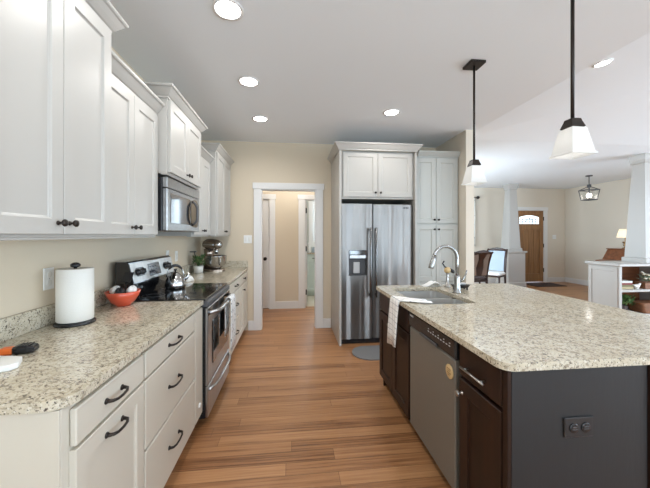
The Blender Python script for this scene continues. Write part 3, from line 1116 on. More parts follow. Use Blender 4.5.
# ------------------------------------------------------------------ microwave
t = thing('microwave', 'stainless over-the-range microwave below the raised cabinet', 'microwave', (-1.08, 2.67, 1.41))
MB().box(WX + 0.001, -0.925, ry0, ry1, 1.415, 1.806, 0.003).build('microwave_body', M['black'], t)
F = PX(-0.924)
MB().box(ry0, ry1, 1.730, 1.806, 0, 0.034, 0.004, F).build('vent_panel', M['steel_soft'], t)
o = MB().box(ry0, ry1, 1.417, 1.726, 0, 0.034, 0.006, F).build('door', M['steel_soft'], t)
MB().box(2.355, 2.775, 1.475, 1.695, 0.0345, 0.037, 0.002, F).build('door_window', M['blackglass'], o)
MB().prism(rrect(2.795, 3.025, 1.455, 1.705, 0.09, 8), 0.0345, 0.038, F=F).build('control_panel', M['blackglass'], o)
pts = [(2.835, 1.58 + s * 0.105, 0.038 + 0.040 * (1 - s ** 4)) for s in [-1 + i / 7 for i in range(15)]]
MB().tube(pts, 0.010, 10, F=F).build('handle', M['darkgrey'], o)

# ------------------------------------------------------------------ refrigerator and its surround
t = thing('refrigerator_cabinet', 'white cabinet surround with two doors above the refrigerator', 'cabinet', (1.09, 4.1, 0))
MB().box(0.585, 0.612, 3.745, 4.518, 0, 2.455, 0.002).build('side_panel', M['cab'], t)
MB().box(1.568, 1.588, 3.745, 4.518, 0, 2.455, 0.002).build('side_panel', M['cab'], t)
MB().box(0.613, 1.567, 3.802, 4.518, 1.845, 2.455, 0.002).build('cabinet_body', M['cab'], t)
F = NY(3.801)
for u0, u1, ku in ((0.640, 1.086, 1.055), (1.091, 1.545, 1.122)):
    o = shaker(F, u0, u1, 1.872, 2.440).build('door', M['cab'], t)
    knob(F, ku, 1.925, 0.02, M['bronze'], o)
crown([(0.585, 4.51), (0.585, 3.745), (1.588, 3.745), (1.588, 3.86)], 2.45, 0.085, m=M['cab'], parent=t)

t = thing('refrigerator', 'stainless side-by-side refrigerator with water dispenser', 'refrigerator', (1.09, 4.15, 0))
MB().box(0.624, 1.556, 3.875, 4.45, 0.02, 1.785, 0.004).build('refrigerator_body', M['darkgrey'], t)
F = NY(3.873)
mb = MB().box(0.626, 1.554, 0.0, 0.058, 0, 0.05, 0.004, F)
for i in range(24):
    mb.box(0.66 + i * 0.036, 0.68 + i * 0.036, 0.018, 0.045, 0.05, 0.054, F=F)
mb.build('base_grille', M['black'], t)
# freezer door built around the dispenser recess
du0, du1, dv0, dv1 = 0.716, 0.948, 0.868, 1.195
u0, u1, v0, v1 = 0.624, 1.019, 0.064, 1.785
mb = MB()
for a, b_, c, d_ in ((u0, du0, v0, v1), (du1, u1, v0, v1), (du0, du1, v0, dv0), (du0, du1, dv1, v1)):
    mb.box(a, b_, c, d_, 0, 0.072, 0, F)
mb.box(du0, du1, dv0, dv1, 0, 0.012, 0, F)
o = mb.build('freezer_door', M['fridge'], t)
ds = MB().box(du0 + 0.001, du1 - 0.001, 1.085, dv1 - 0.001, 0.013, 0.074, 0.003, F).build('dispenser_panel', M['darkgrey'], o)
MB().box(du0 + 0.012, du1 - 0.012, 1.090, 1.128, 0.0745, 0.077, 0.001, F).build('dispenser_button_strip', M['steel'], ds)
MB().box(du0 + 0.006, du1 - 0.006, 1.140, 1.190, 0.0745, 0.076, 0.001, F).build('dispenser_display', M['blackglass'], ds)
mb = MB().box(du0 + 0.002, du1 - 0.002, dv0 + 0.002, 1.084, 0.0125, 0.018, 0.001, F)
mb.build('dispenser_recess', M['darkgrey'], o)
MB().box(0.780, 0.865, 0.895, 1.04, 0.019, 0.040, 0.006, F).build('dispenser_paddle', M['grey'], o)
MB().box(du0 + 0.004, du1 - 0.004, dv0 + 0.003, dv0 + 0.014, 0.019, 0.070, 0.002, F).build('drip_tray', M['darkgrey'], o)


def fridge_handle(u, par):
    mb = MB().tube([(u, 0.60, 0.122), (u, 0.9, 0.122), (u, 1.2, 0.122), (u, 1.48, 0.122)], 0.0115, 12, F=F)
    for v in (0.63, 1.45):
        mb.box(u - 0.009, u + 0.009, v - 0.016, v + 0.016, 0.0722, 0.116, 0.003, F)
    mb.build('handle', M['handlesteel'], par)


fridge_handle(0.988, o)
o = MB().box(1.027, 1.556, v0, v1, 0, 0.072, 0.008, F).build('refrigerator_door', M['fridge'], t)
fridge_handle(1.062, o)
mb = MB()
for x0, x1 in ((1.425, 1.431), (1.436, 1.452), (1.458, 1.464), (1.468, 1.486), (1.490, 1.500)):
    mb.box(x0, x1, 1.725, 1.748, 0.0722, 0.0735, F=F)
mb.build('badge', M['darkgrey'], o)

# pantry
t = thing('pantry_cabinet', 'tall white pantry cabinet with four doors beside the refrigerator', 'cabinet', (1.9, 4.2, 0))
MB().box(1.590, 2.226, 3.882, 4.518, 0.1, 2.43, 0.002).box(1.590, 2.226, 3.95, 4.518, 0, 0.1).build('cabinet_body', M['pantry'], t)
F = NY(3.881)
for u0, u1, ku in ((1.612, 1.904, 1.877), (1.909, 2.205, 1.936)):
    o = shaker(F, u0, u1, 1.545, 2.41).build('door', M['pantry'], t)
    knob(F, ku, 1.59, 0.02, M['bronze'], o)
    o = shaker(F, u0, u1, 0.115, 1.518, mid=0.80).build('door', M['pantry'], t)
    knob(F, ku, 1.462, 0.02, M['bronze'], o)
crown([(1.655, 3.882), (2.2285, 3.882)], 2.425, 0.07, m=M['pantry'], parent=t)

# ------------------------------------------------------------------ island
IX = 0.80           # front plane of doors
GI = 'dark brown island cabinets under the granite'
F = PX(IX + 0.02, -1)
t = thing('island_cabinet', 'dark brown sink cabinet at the far end of the island', 'cabinet', (1.1, 2.4, 0), GI)
y0, y1 = 2.020, 2.742
mb = MB().box(0.821, 0.840, y0, y1, 0.1, 0.883).box(0.840, 1.41, y0, y0 + 0.018, 0.1, 0.68).box(0.840, 1.41, y1 - 0.018, y1, 0.0, 0.883)
mb.box(1.392, 1.41, y0 + 0.018, y1 - 0.018, 0.1, 0.883).box(0.840, 1.392, y0 + 0.018, y1 - 0.018, 0.1, 0.118).box(0.87, 0.89, y0, y1, 0, 0.1)
mb.build('cabinet_body', M['espresso'], t)
for a, b_, kk in ((2.025, 2.372, 2.345), (2.378, 2.728, 2.405)):
    slab_front(F, a, b_, 0.712, 0.868).build('false_drawer', M['espresso'], t)
    o = shaker(F, a, b_, 0.112, 0.700, fw=0.065).build('door', M['espresso'], t)
    knob(F, kk, 0.655, 0.02, M['nickel'], o, 0.015)

t = thing('dishwasher', 'dark stainless dishwasher with black control panel in the island', 'dishwasher', (1.1, 1.71, 0))
MB().box(0.842, 1.39, 1.408, 1.972, 0.1, 0.875, 0.002).box(0.875, 1.39, 1.408, 2.012, 0, 0.1).build('dishwasher_body', M['black'], t)
Fd = PX(0.8415, -1)
o = MB().box(1.426, 2.004, 0.105, 0.765, 0, 0.040, 0.006, Fd).build('door', M['steel_dark'], t)
sk = MB().lathe([(0.036, 0.0402), (0.036, 0.044), (0.034, 0.0455)], n=28, F=lambda a, b_, c: Fd(1.475 + a, 0.690 + b_, c)).build('round_magnet', M['cork'], o)
mb = MB()
for i, (a, b_, l) in enumerate(((-0.018, 0.012, 0.036), (-0.012, 0.003, 0.024), (-0.020, -0.008, 0.040), (-0.010, -0.017, 0.02))):
    mb.box(1.475 + a, 1.475 + a + l, 0.690 + b_, 0.690 + b_ + 0.004, 0.0455, 0.046, F=Fd)
mb.build('magnet_lettering', M['corkink'], sk)
cp = MB().box(1.412, 2.008, 0.770, 0.868, 0, 0.046, 0.008, Fd).build('control_panel', M['black'], t)
mb = MB()
for i in range(9):
    u = 1.46 + i * 0.030
    mb.box(u, u + 0.016, 0.820, 0.826, 0.0462, 0.0468, F=Fd)
    if i % 2 == 0:
        mb.box(u, u + 0.012, 0.835, 0.840, 0.0462, 0.0468, F=Fd)
mb.box(1.93, 1.985, 0.842, 0.852, 0.0462, 0.0468, F=Fd)
mb.build('panel_marking', M['grey'], cp)
MB().box(1.60, 1.82, 0.766, 0.785, 0.0462, 0.054, 0.003, Fd).build('latch_grip', M['darkgrey'], cp)

t = thing('island_cabinet', 'narrow dark brown island cabinet, drawer over door, beside the dishwasher', 'cabinet', (1.1, 1.23, 0), GI)
MB().box(0.821, 1.40, 1.078, 1.402, 0.1, 0.883, 0.002).box(0.87, 1.40, 1.078, 1.402, 0, 0.1).build('cabinet_body', M['espresso'], t)
o = slab_front(F, 1.092, 1.385, 0.722, 0.868).build('drawer', M['espresso'], t)
pts = [(1.175, 0.775, 0.02), (1.175, 0.775, 0.042), (1.335, 0.775, 0.042), (1.335, 0.775, 0.02)]
mb = MB().tube([(1.165, 0.775, 0.045), (1.335, 0.775, 0.045)], 0.0055, 10, F=F)
for u in (1.19, 1.31):
    mb.tube([(u, 0.775, 0.02), (u, 0.775, 0.045)], 0.005, 10, F=F)
mb.build('handle', M['nickel'], o)
o = shaker(F, 1.092, 1.385, 0.112, 0.704, fw=0.065).build('door', M['espresso'], t)
knob(F, 1.360, 0.640, 0.02, M['nickel'], o, 0.015)

t = thing('island_end_panel', 'charcoal end panel of the island with corner posts', 'cabinet panel', (1.1, 1.06, 0))
MB().box(0.8225, 1.404, 1.062, 1.0765, 0, 0.883, 0.001).build('panel_board', M['panel'], t)
MB().box(0.803, 0.8205, 1.060, 1.088, 0.0, 0.883, 0.002).build('corner_post', M['espresso'], t)
MB().box(1.405, 1.47, 1.052, 1.116, 0.0, 0.883, 0.003).build('corner_post', M['espresso'], t)
t = thing('island_back_panel', 'dark back panel and bar brackets under the island overhang', 'cabinet panel', (1.42, 1.9, 0))
MB().box(1.412, 1.43, 1.118, 2.742, 0, 0.883, 0.001).build('panel_board', M['panel'], t)
for y in (1.35, 1.95, 2.55):
    prof = [(1.4305, 0.883), (1.90, 0.883), (1.90, 0.84), (1.70, 0.80), (1.52, 0.68), (1.4305, 0.52)]
    MB().loft([[(x, yy, z) for x, z in prof] for yy in (y - 0.03, y + 0.03)]).build('bracket', M['espresso'], t)

o = MB().box(1.034, 1.158, 1.054, 1.0615, 0.610, 0.687, 0.003).build('wall_outlet', M['outlet'])
tag(o, 'black outlet plate on the charcoal end panel', 'outlet')
for cx in (1.072, 1.122):
    s = MB().lathe([(0.0195, 0), (0.0195, 0.003), (0.017, 0.004)], n=18, F=lambda a, b_, c, cx=cx: (cx + a, 1.0538 - c, 0.648 + b_)).build('socket', M['black'], o)
    MB().box(cx - 0.010, cx + 0.010, 1.0488, 1.0497, 0.651, 0.654).box(cx - 0.010, cx + 0.010, 1.0488, 1.0497, 0.643, 0.646).build('slot', M['darkgrey'], s)

# island top with the sink cut-out
ring = rrect(0.770, 2.100, 1.034, 2.776, 0.055, 7)
hole = rrect(0.872, 1.285, 1.985, 2.628, 0.05, 6)
t = ease(slab_with_holes(ring, [hole], 0.884, 0.914).build('island_countertop', M['granite'], None, (1.4, 1.9, 0.884)), 0.005)
tag(t, 'wide speckled granite top of the kitchen island', 'countertop')

# undermount double sink
t = thing('sink', 'stainless double-bowl undermount sink in the island top', 'sink', (1.08, 2.3, 0.68))


def bowl(x0, x1, y0, y1, zb, name):
    mb = MB()
    R = lambda i, z: [(x, y, z) for x, y in rrect(x0 + i, x1 - i, y0 + i, y1 - i, 0.05, 6)]
    rings = [R(-0.012, 0.882), R(0.0, 0.882), R(0.006, zb + 0.03), R(0.03, zb), R(0.028, zb - 0.003), R(0.004, zb + 0.026), R(-0.0025, 0.879), R(-0.012, 0.879)]
    rings = rings + [rings[0]]
    mb.loft(rings[:4], smooth=False, cap=False)
    n = len(rings[0])
    mb.add(R(0.03, zb), [tuple(range(n))])
    mb.loft([rings[0], rings[7], rings[6], rings[5], rings[4]], cap=False)
    mb.add(R(0.028, zb - 0.003), [tuple(range(n))])
    o = mb.build(name, M['sinksteel'], t)
    for p in o.data.polygons:
        p.use_smooth = False
    cx, cy = (x0 + x1) / 2, (y0 + y1) / 2
    MB().lathe([(0.042, 0), (0.042, 0.003), (0.03, 0.004), (0.012, 0.001)], (cx, cy, zb + 0.0005), 24).build('drain', M['chrome'], o)


bowl(0.878, 1.279, 2.312, 2.622, 0.70, 'bowl_basin')
bowl(0.878, 1.279, 1.991, 2.286, 0.70, 'bowl_basin')

# faucet
fx, fy = 1.345, 2.36
t = thing('faucet', 'tall chrome gooseneck faucet behind the sink', 'faucet', (fx, fy, 0.914))
MB().lathe([(0.031, 0), (0.031, 0.006), (0.026, 0.012), (0.0235, 0.06), (0.0225, 0.13), (0.018, 0.145)], (fx, fy, 0.9145), 24).build('faucet_base', M['faucet'], t)
pts = [(fx, fy, 1.05), (fx, fy, 1.15), (fx, fy, 1.19)]
Rr = 0.105
for i in range(1, 15):
    a = PI * 0.93 * i / 14
    pts.append((fx - Rr + Rr * math.cos(a), fy - 0.02 * i / 14, 1.19 + Rr * math.sin(a)))
MB().tube(pts, 0.0135, 14).build('spout', M['faucet'], t)
e = Vector(pts[-1])
dv = (Vector(pts[-1]) - Vector(pts[-2])).normalized()
MB().tube([e - dv * 0.005, e + dv * 0.02, e + dv * 0.03, e + dv * 0.085, e + dv * 0.10], [0.015, 0.0165, 0.019, 0.0215, 0.020], 16).build('spray_head', M['faucet'], t)
MB().tube([(fx + 0.022, fy, 1.005), (fx + 0.05, fy - 0.005, 1.02), (fx + 0.065, fy - 0.02, 1.07), (fx + 0.068, fy - 0.025, 1.10)], [0.011, 0.010, 0.006, 0.005], 10).build('handle', M['faucet'], t)

# striped dish towel over the front edge of the island by the sink
g = []
prof = [(0.955, 0.9195), (0.90, 0.9195), (0.85, 0.9200), (0.80, 0.9200), (0.772, 0.9195), (0.760, 0.912), (0.757, 0.88), (0.757, 0.82), (0.756, 0.74), (0.756, 0.66), (0.756, 0.57)]
for k, (x, z) in enumerate(prof):
    row = []
    f = k / 10
    ya, yb = 2.045 + 0.095 * f, 2.235 + 0.085 * f
    if k < 4:
        ya, yb = 1.985 + 0.02 * k, 2.10 + 0.040 * k
    for j in range(8):
        s = j / 7
        row.append((x - (0.007 * math.sin(s * 7 + 0.5) + 0.007) * max(0, (k - 5) / 5), ya + (yb - ya) * s, z - (0.03 * s if k == 10 else 0) + (0.004 * (1 + math.sin(s * 6)) if k < 4 else 0)))
    g.append(row)
tag(MB().sheet(g, 0.004).build('dish_towel', M['dish']), 'white checked dish towel draped over the island edge by the sink', 'towel')

# things behind the faucet: drying pad / cloth, scrub brush, soap caddy
g = []
for i in range(9):
    row = []
    for j in range(7):
        x, y = 1.19 + 0.022 * i, 2.645 + 0.015 * j
        row.append((x, y, 0.9175 + 0.045 * math.exp(-((i - 5) / 2.2) ** 2) * (0.6 + 0.4 * math.sin(j * 1.1 + 0.5))))
    g.append(row)
tag(MB().sheet(g, 0.004).build('dish_cloth', M['cloth']), 'crumpled white dish cloth behind the sink', 'cloth')
cx, cy = 1.455, 2.50
t = thing('soap_caddy', 'black wire sink caddy standing behind the faucet', 'caddy', (cx, cy, 0.914))
MB().loft([[(x, y, z) for x, y in rrect(cx - a, cx + a, cy - b_, cy + b_, 0.02, 4)] for a, b_, z in ((0.06, 0.03, 0.930), (0.075, 0.04, 0.955), (0.078, 0.042, 0.957))]).build('tray', M['black'], t)
for sx in (-1, 1):
    for sy in (-1, 1):
        MB().tube([(cx + sx * 0.048, cy + sy * 0.022, 0.9145), (cx + sx * 0.048, cy + sy * 0.022, 0.934)], 0.007, 8).build('foot', M['black'], t)
tag(MB().box(cx - 0.05, cx + 0.04, cy - 0.025, cy + 0.02, 0.9575, 0.975, 0.007).build('sponge', M['grey']), 'grey sponge lying on the black sink caddy', 'sponge')
px, py = 1.405, 2.63
t = thing('scrub_brush', 'wooden dish brush with black bristles standing behind the faucet', 'brush', (px, py, 0.914))
MB().lathe([(0.028, 0), (0.028, 0.01), (0.012, 0.02), (0.009, 0.10), (0.012, 0.13)], (px, py, 0.9145), 14).build('stand', M['nickel'], t)
MB().lathe([(0.020, 0), (0.028, 0.015), (0.028, 0.035), (0.018, 0.05)], (px, py, 1.043), 16).build('brush_block', M['cork'], t)
MB().tube([(px - 0.01, py, 1.09), (px - 0.03, py, 1.105), (px - 0.045, py, 1.13), (px - 0.03, py, 1.15)], 0.007, 8).build('hook', M['black'], t)
MB().tube([(px + 0.02, py, 1.075), (px + 0.05, py, 1.055), (px + 0.062, py, 1.045)], [0.014, 0.017, 0.012], 8).build('bristle_tuft', M['black'], t)

# ------------------------------------------------------------------ countertop things by the range
cx, cy = -1.155, 1.765
t = thing('paper_towel_holder', 'black paper towel holder on the granite counter', 'paper towel holder', (cx, cy, 0.914))
MB().lathe([(0.090, 0), (0.090, 0.010), (0.082, 0.016), (0.02, 0.018)], (cx, cy, 0.9145), 40).build('holder_base', M['black'], t)
MB().tube([(cx, cy, 0.932), (cx, cy, 1.215)], 0.008, 10).build('post', M['black'], t)
MB().lathe([(0.010, 0), (0.022, 0.006), (0.023, 0.016), (0.014, 0.025), (0.006, 0.027)], (cx, cy, 1.213), 18).build('finial', M['black'], t)
prof = [(0.022, 0.0), (0.078, 0.0), (0.081, 0.003), (0.081, 0.272), (0.078, 0.275), (0.022, 0.275), (0.022, 0.0)]
mb = MB()
mb.lathe(prof, (cx, cy, 0.9335), 40)
mb.f, mb.s = mb.f[:-2], mb.s[:-2]
o = mb.build('paper_towel_roll', M['paper'])
tag(o, 'fat white paper towel roll on the black holder', 'paper towel')

cx, cy = -1.13, 2.18
t = thing('bowl', 'coral red bowl on the counter beside the range', 'bowl', (cx, cy, 0.914))
mb = MB()
mb.lathe([(0.042, 0.0), (0.046, 0.006), (0.068, 0.026), (0.089, 0.058), (0.103, 0.096), (0.100, 0.097), (0.086, 0.059), (0.064, 0.030), (0.040, 0.012)], (cx, cy, 0.9145), 36)
mb.build('bowl_shell', M['red'], t)
for k, (dx, dy, r, m_, nm, lb) in enumerate(((-0.046, 0.005, 0.034, M['cloth'], 'dish_cloth', 'crumpled white cloth at the wall side of the red bowl'),
                                           (0.048, 0.018, 0.032, M['cloth'], 'dish_cloth', 'white rolled cloth at the range side of the red bowl'),
                                           (0.0, -0.044, 0.030, M['black'], 'dish_cloth', 'black cloth in the middle of the red bowl'))):
    mb = MB()
    rings = []
    for i in range(7):
        ph = PI * i / 6
        rr = max(0.002, r * math.sin(ph))
        rings.append([(cx + dx + rr * (1 + 0.22 * math.sin(3 * a + k + i)) * math.cos(a), cy + dy + rr * (1 + 0.2 * math.cos(4 * a + k)) * math.sin(a), 1.000 - r * 1.1 * math.cos(ph) + 0.01 * math.sin(2 * a)) for a in [2 * PI * j / 14 for j in range(14)]])
    mb.loft(rings, True)
    tag(mb.build(nm, m_), lb, 'cloth', 'cloths in the red bowl')
t = thing('spatula', 'black spatula leaning out of the red bowl', 'utensil', (cx - 0.02, cy + 0.03, 0.99))
MB().tube([(cx + 0.01, cy + 0.0, 0.955), (cx - 0.01, cy + 0.055, 1.06)], 0.007, 8).build('handle', M['black'], t)
MB().loft([[(cx - 0.012 + a * 0.03 + s * 0.01, cy + 0.058 + s * 0.03, 1.06 + s * 0.06 + b_) for a, b_ in ((-1, 0), (1, 0), (1, 0.006), (-1, 0.006))] for s in (0, 0.5, 1)]).build('blade', M['black'], t)

# kettle
cx, cy = -1.02, 2.80
t = thing('kettle', 'shiny steel kettle with black handle on the cooktop', 'kettle', (cx, cy, 0.9225))
mb = MB()
mb.lathe([(0.075, 0.0), (0.082, 0.008), (0.085, 0.03), (0.076, 0.075), (0.055, 0.110), (0.036, 0.128), (0.034, 0.132), (0.020, 0.140)], (cx, cy, 0.9228), 32)
mb.build('kettle_body', M['chrome'], t)
MB().lathe([(0.006, 0), (0.006, 0.010), (0.013, 0.014), (0.013, 0.024), (0.006, 0.028)], (cx, cy, 1.062), 14).build('lid_knob', M['black'], t)
MB().tube([(cx + 0.055, cy + 0.02, 0.985), (cx + 0.085, cy + 0.03, 1.01), (cx + 0.105, cy + 0.036, 1.045)], [0.020, 0.015, 0.011], 12).build('spout', M['chrome'], t)
pts = [(cx + 0.066 * math.cos(a), cy + 0.02 * math.cos(a), 1.02 + 0.10 * math.sin(a)) for a in [PI * i / 12 for i in range(13)]]
MB().tube(pts[:4], 0.006, 8).tube(pts[9:], 0.006, 8).build('handle_bracket', M['chrome'], t)
MB().tube(pts[3:10], [0.008, 0.011, 0.012, 0.012, 0.012, 0.011, 0.008], 10).build('handle', M['black'], t)

# crumpled white cloth past the cooktop
mb = MB()
rings = []
for i in range(6):
    ph = PI / 2 * i / 5
    rr = max(0.004, 0.052 * math.cos(ph))
    rings.append([(-1.06 + rr * (1 + 0.2 * math.sin(3 * a + i)) * math.cos(a), 3.24 + rr * (1 + 0.2 * math.cos(5 * a)) * math.sin(a), 0.9146 + 0.07 * math.sin(ph)) for a in [2 * PI * j / 16 for j in range(16)]])
tag(mb.loft(rings, True).build('dish_cloth', M['cloth']), 'crumpled white cloth on the counter behind the kettle', 'cloth')

# potted plant


def leafy(mb, cx, cy, z, n, h, spread, lw, ll, seed):
    rnd = random.Random(seed)
    for i in range(n):
        a = rnd.uniform(0, 2 * PI)
        r = spread * math.sqrt(rnd.random())
        x, y = cx + r * math.cos(a), cy + r * math.sin(a)
        zz = z + h * rnd.random()
        tilt = rnd.uniform(0.1, 1.1)
        d_ = Vector((math.cos(a) * math.sin(tilt), math.sin(a) * math.sin(tilt), math.cos(tilt)))
        s = Vector((-math.sin(a), math.cos(a), 0))
        up = d_.cross(s)
        p = Vector((x, y, zz))
        L = ll * rnd.uniform(0.7, 1.2)
        pts = [p, p + d_ * L * 0.45 + s * lw, p + d_ * L - up * 0.004, p + d_ * L * 0.45 - s * lw, p + d_ * L * 0.45 + up * lw * 0.4]
        mb.add([tuple(q) for q in pts], [(0, 1, 4), (1, 2, 4), (2, 3, 4), (3, 0, 4), (0, 3, 2, 1)])


cx, cy = -1.165, 3.96
t = thing('potted_plant', 'small green plant in a white pot beside the stand mixer', 'plant', (cx, cy, 0.914))
MB().lathe([(0.042, 0), (0.050, 0.004), (0.058, 0.085), (0.054, 0.086), (0.050, 0.070)], (cx, cy, 0.9145), 26).build('pot', M['ceramic'], t)
mb = MB()
for i in range(7):
    a = i * 0.9
    mb.tube([(cx, cy, 0.985), (cx + 0.03 * math.cos(a), cy + 0.03 * math.sin(a), 1.06), (cx + 0.05 * math.cos(a), cy + 0.05 * math.sin(a), 1.12)], 0.003, 5)
mb.build('stem', M['leaf'], t)
mb = MB()
leafy(mb, cx, cy, 1.0, 70, 0.12, 0.075, 0.014, 0.05, 3)
mb.build('leaves', M['leaf'], t)
mb = MB().tube([(cx - 0.01, cy, 0.99), (cx - 0.03, cy - 0.01, 1.1), (cx - 0.045, cy - 0.03, 1.175)], 0.004, 6)
mb.box(cx - 0.09, cx - 0.02, cy - 0.06, cy - 0.01, 1.172, 1.186, 0.004)
mb.build('plant_spike', M['black'], t)

# stand mixer
cy, mx = 4.205, 0.03
t = thing('stand_mixer', 'champagne metal stand mixer with steel bowl in the counter corner', 'stand mixer', (mx - 1.08, cy, 0.914))
mb = MB()
mb.loft([[(x, y, z) for x, y in rrect(mx - 1.235 + i, mx - 0.925 - i, cy - 0.105 + i, cy + 0.105 - i, 0.07, 6)] for i, z in ((0.0, 0.9145), (0.0, 0.930), (0.008, 0.940))])
mb.build('mixer_base', M['mixer'], t)
mb = MB()
mb.loft([[(x, y, z) for x, y in rrect(mx - 1.235 + i, mx - 1.135 + j, cy - 0.055, cy + 0.055, 0.03, 5)] for i, j, z in ((0.0, 0.01, 0.941), (0.012, 0.0, 1.02), (0.012, 0.0, 1.12), (0.0, 0.015, 1.19))], True)
mb.build('mixer_column', M['mixer'], t)
rings = []
for x, ry_, rz, zc in ((-1.255, 0.03, 0.035, 1.245), (-1.245, 0.055, 0.058, 1.247), (-1.20, 0.066, 0.066, 1.25), (-1.10, 0.068, 0.068, 1.252), (-1.0, 0.062, 0.060, 1.25), (-0.945, 0.050, 0.050, 1.247), (-0.93, 0.030, 0.030, 1.245)):
    rings.append([(mx + x, cy + ry_ * math.cos(a), zc + rz * math.sin(a)) for a in [2 * PI * j / 22 for j in range(22)]])
h = MB().loft(rings, True).build('mixer_head', M['mixer'], t)
MB().lathe([(0.031, 0), (0.031, 0.018), (0.024, 0.024)], (mx - 0.942, cy, 1.247), 20, 'x').build('attachment_cap', M['chrome'], h)
MB().box(mx - 1.20, mx - 0.955, cy - 0.0695, cy - 0.064, 1.236, 1.254, 0.002).build('trim_band', M['chrome'], h)
MB().lathe([(0.026, 0), (0.024, -0.05), (0.018, -0.07)], (mx - 1.005, cy, 1.20), 16).build('beater_hub', M['chrome'], h)
mb = MB().lathe([(0.050, 0.0), (0.055, 0.012), (0.092, 0.030), (0.116, 0.075), (0.121, 0.160), (0.125, 0.166), (0.121, 0.167), (0.114, 0.080), (0.086, 0.036)], (mx - 1.005, cy, 0.942), 34)
b_ = mb.build('mixing_bowl', M['chrome'], t)
MB().tube([(mx - 0.90, cy - 0.02, 1.08), (mx - 0.862, cy - 0.03, 1.075), (mx - 0.858, cy - 0.03, 1.02), (mx - 0.895, cy - 0.02, 1.00)], 0.007, 8).build('bowl_handle', M['chrome'], b_)
t.rotation_euler = (0, 0, math.radians(-48))
t.scale = (1.1, 1.1, 1.04)

# tools in the near corner of the counter
t = thing('scraper', 'black-handled orange scraper lying on the counter', 'tool', (-1.07, 1.34, 0.914))
Fs = lambda a, b_, c: (-1.07 + a * 0.97 - b_ * 0.22, 1.345 + a * 0.22 + b_ * 0.97, 0.9145 + c)
mb = MB()
mb.loft([[(u, c * wd, (h0 + h1) / 2 + d_ * (h1 - h0) / 2) for c, d_ in ((-1, -0.6), (-0.75, -1), (0.75, -1), (1, -0.6), (1, 0.6), (0.75, 1), (-0.75, 1), (-1, 0.6))]
         for u, wd, h0, h1 in ((-0.028, 0.022, 0.002, 0.030), (-0.012, 0.027, 0.001, 0.033), (0.020, 0.028, 0.001, 0.033), (0.036, 0.024, 0.003, 0.028), (0.041, 0.018, 0.008, 0.022))], F=Fs)
for i in range(4):
    mb.box(-0.012 + i * 0.011, -0.007 + i * 0.011, -0.020, 0.020, 0.032, 0.035, 0.001, Fs)
mb.build('handle', M['black'], t)
MB().box(-0.075, -0.0285, -0.022, 0.020, 0.0, 0.026, 0.006, Fs).build('collar', M['orange'], t)
MB().box(-0.150, -0.0755, -0.030, 0.030, 0.006, 0.018, 0.003, Fs).build('blade', M['pink'], t)
poly = [(-1.22, 1.05), (-0.975, 1.165), (-0.965, 1.19), (-1.0, 1.25), (-1.09, 1.265), (-1.22, 1.22)]
o = ease(MB().prism(poly, 0.9145, 0.936).build('cutting_board', M['white']), 0.004)
tag(o, 'small white plastic cutting board lying beside the scraper', 'cutting board')


# outlets and switches
def plate_x(y, z, label, cat, grp=None, w_=0.07, h_=0.115):
    o = MB().box(y - w_ / 2, y + w_ / 2, z - h_ / 2, z + h_ / 2, 0.0005, 0.007, 0.002, PX(WX)).build('wall_outlet', M['white'])
    tag(o, label, cat, grp)
    for dz in (-0.022, 0.022):
        MB().lathe([(0.016, 0.0072), (0.016, 0.009), (0.014, 0.0095)], n=16, F=lambda a, b_, c: PX(WX)(y + a, z + dz + b_, c)).build('socket', M['ceramic'], o)
    MB().box(y - 0.003, y + 0.003, z - 0.003, z + 0.003, 0.0072, 0.0085, 0.001, PX(WX)).build('screw', M['nickel'], o)
    return o


plate_x(1.765 - 0.16 + 0.16, 1.155, 'white outlet plate on the beige wall behind the paper towel roll', 'outlet', 'white outlets above the counter')
plate_x(3.32, 1.17, 'white outlet plate above the kettle on the beige wall', 'outlet', 'white outlets above the counter')
plate_x(3.56, 1.15, 'white outlet plate between the kettle and the plant', 'outlet', 'white outlets above the counter')


def switch_y(x, y, z, label):
    F = NY(y)
    o = MB().box(x - 0.058, x + 0.058, z - 0.058, z + 0.058, 0.0005, 0.007, 0.002, F).build('light_switch', M['white'])
    for dx in (-0.023, 0.023):
        MB().box(x + dx - 0.012, x + dx + 0.012, z - 0.03, z + 0.03, 0.0072, 0.012, 0.002, F).build('rocker', M['ceramic'], o)
    return tag(o, label, 'light switch')


switch_y(-0.640, BY, 1.325, 'white light switch on the wall beside the hall opening')
switch_y(7.70, FY, 1.33, 'white light switch beside the wooden front door')

# floor mat in front of the refrigerator
o = MB().prism(rrect(0.70, 1.50, 3.28, 3.70, 0.2, 10), 0.0005, 0.012).build('floor_mat', M['mat'])
tag(o, 'grey rounded floor mat in front of the refrigerator', 'mat')

o = MB().prism(rrect(6.50, 7.40, 7.45, 8.02, 0.03, 4), 0.0005, 0.014).build('doormat', M['brownfab'])
tag(o, 'dark doormat lying inside the wooden front door', 'mat')

# ------------------------------------------------------------------ ceiling lamps
GR = 'recessed ceiling lights'
LAMP_W = 14.0


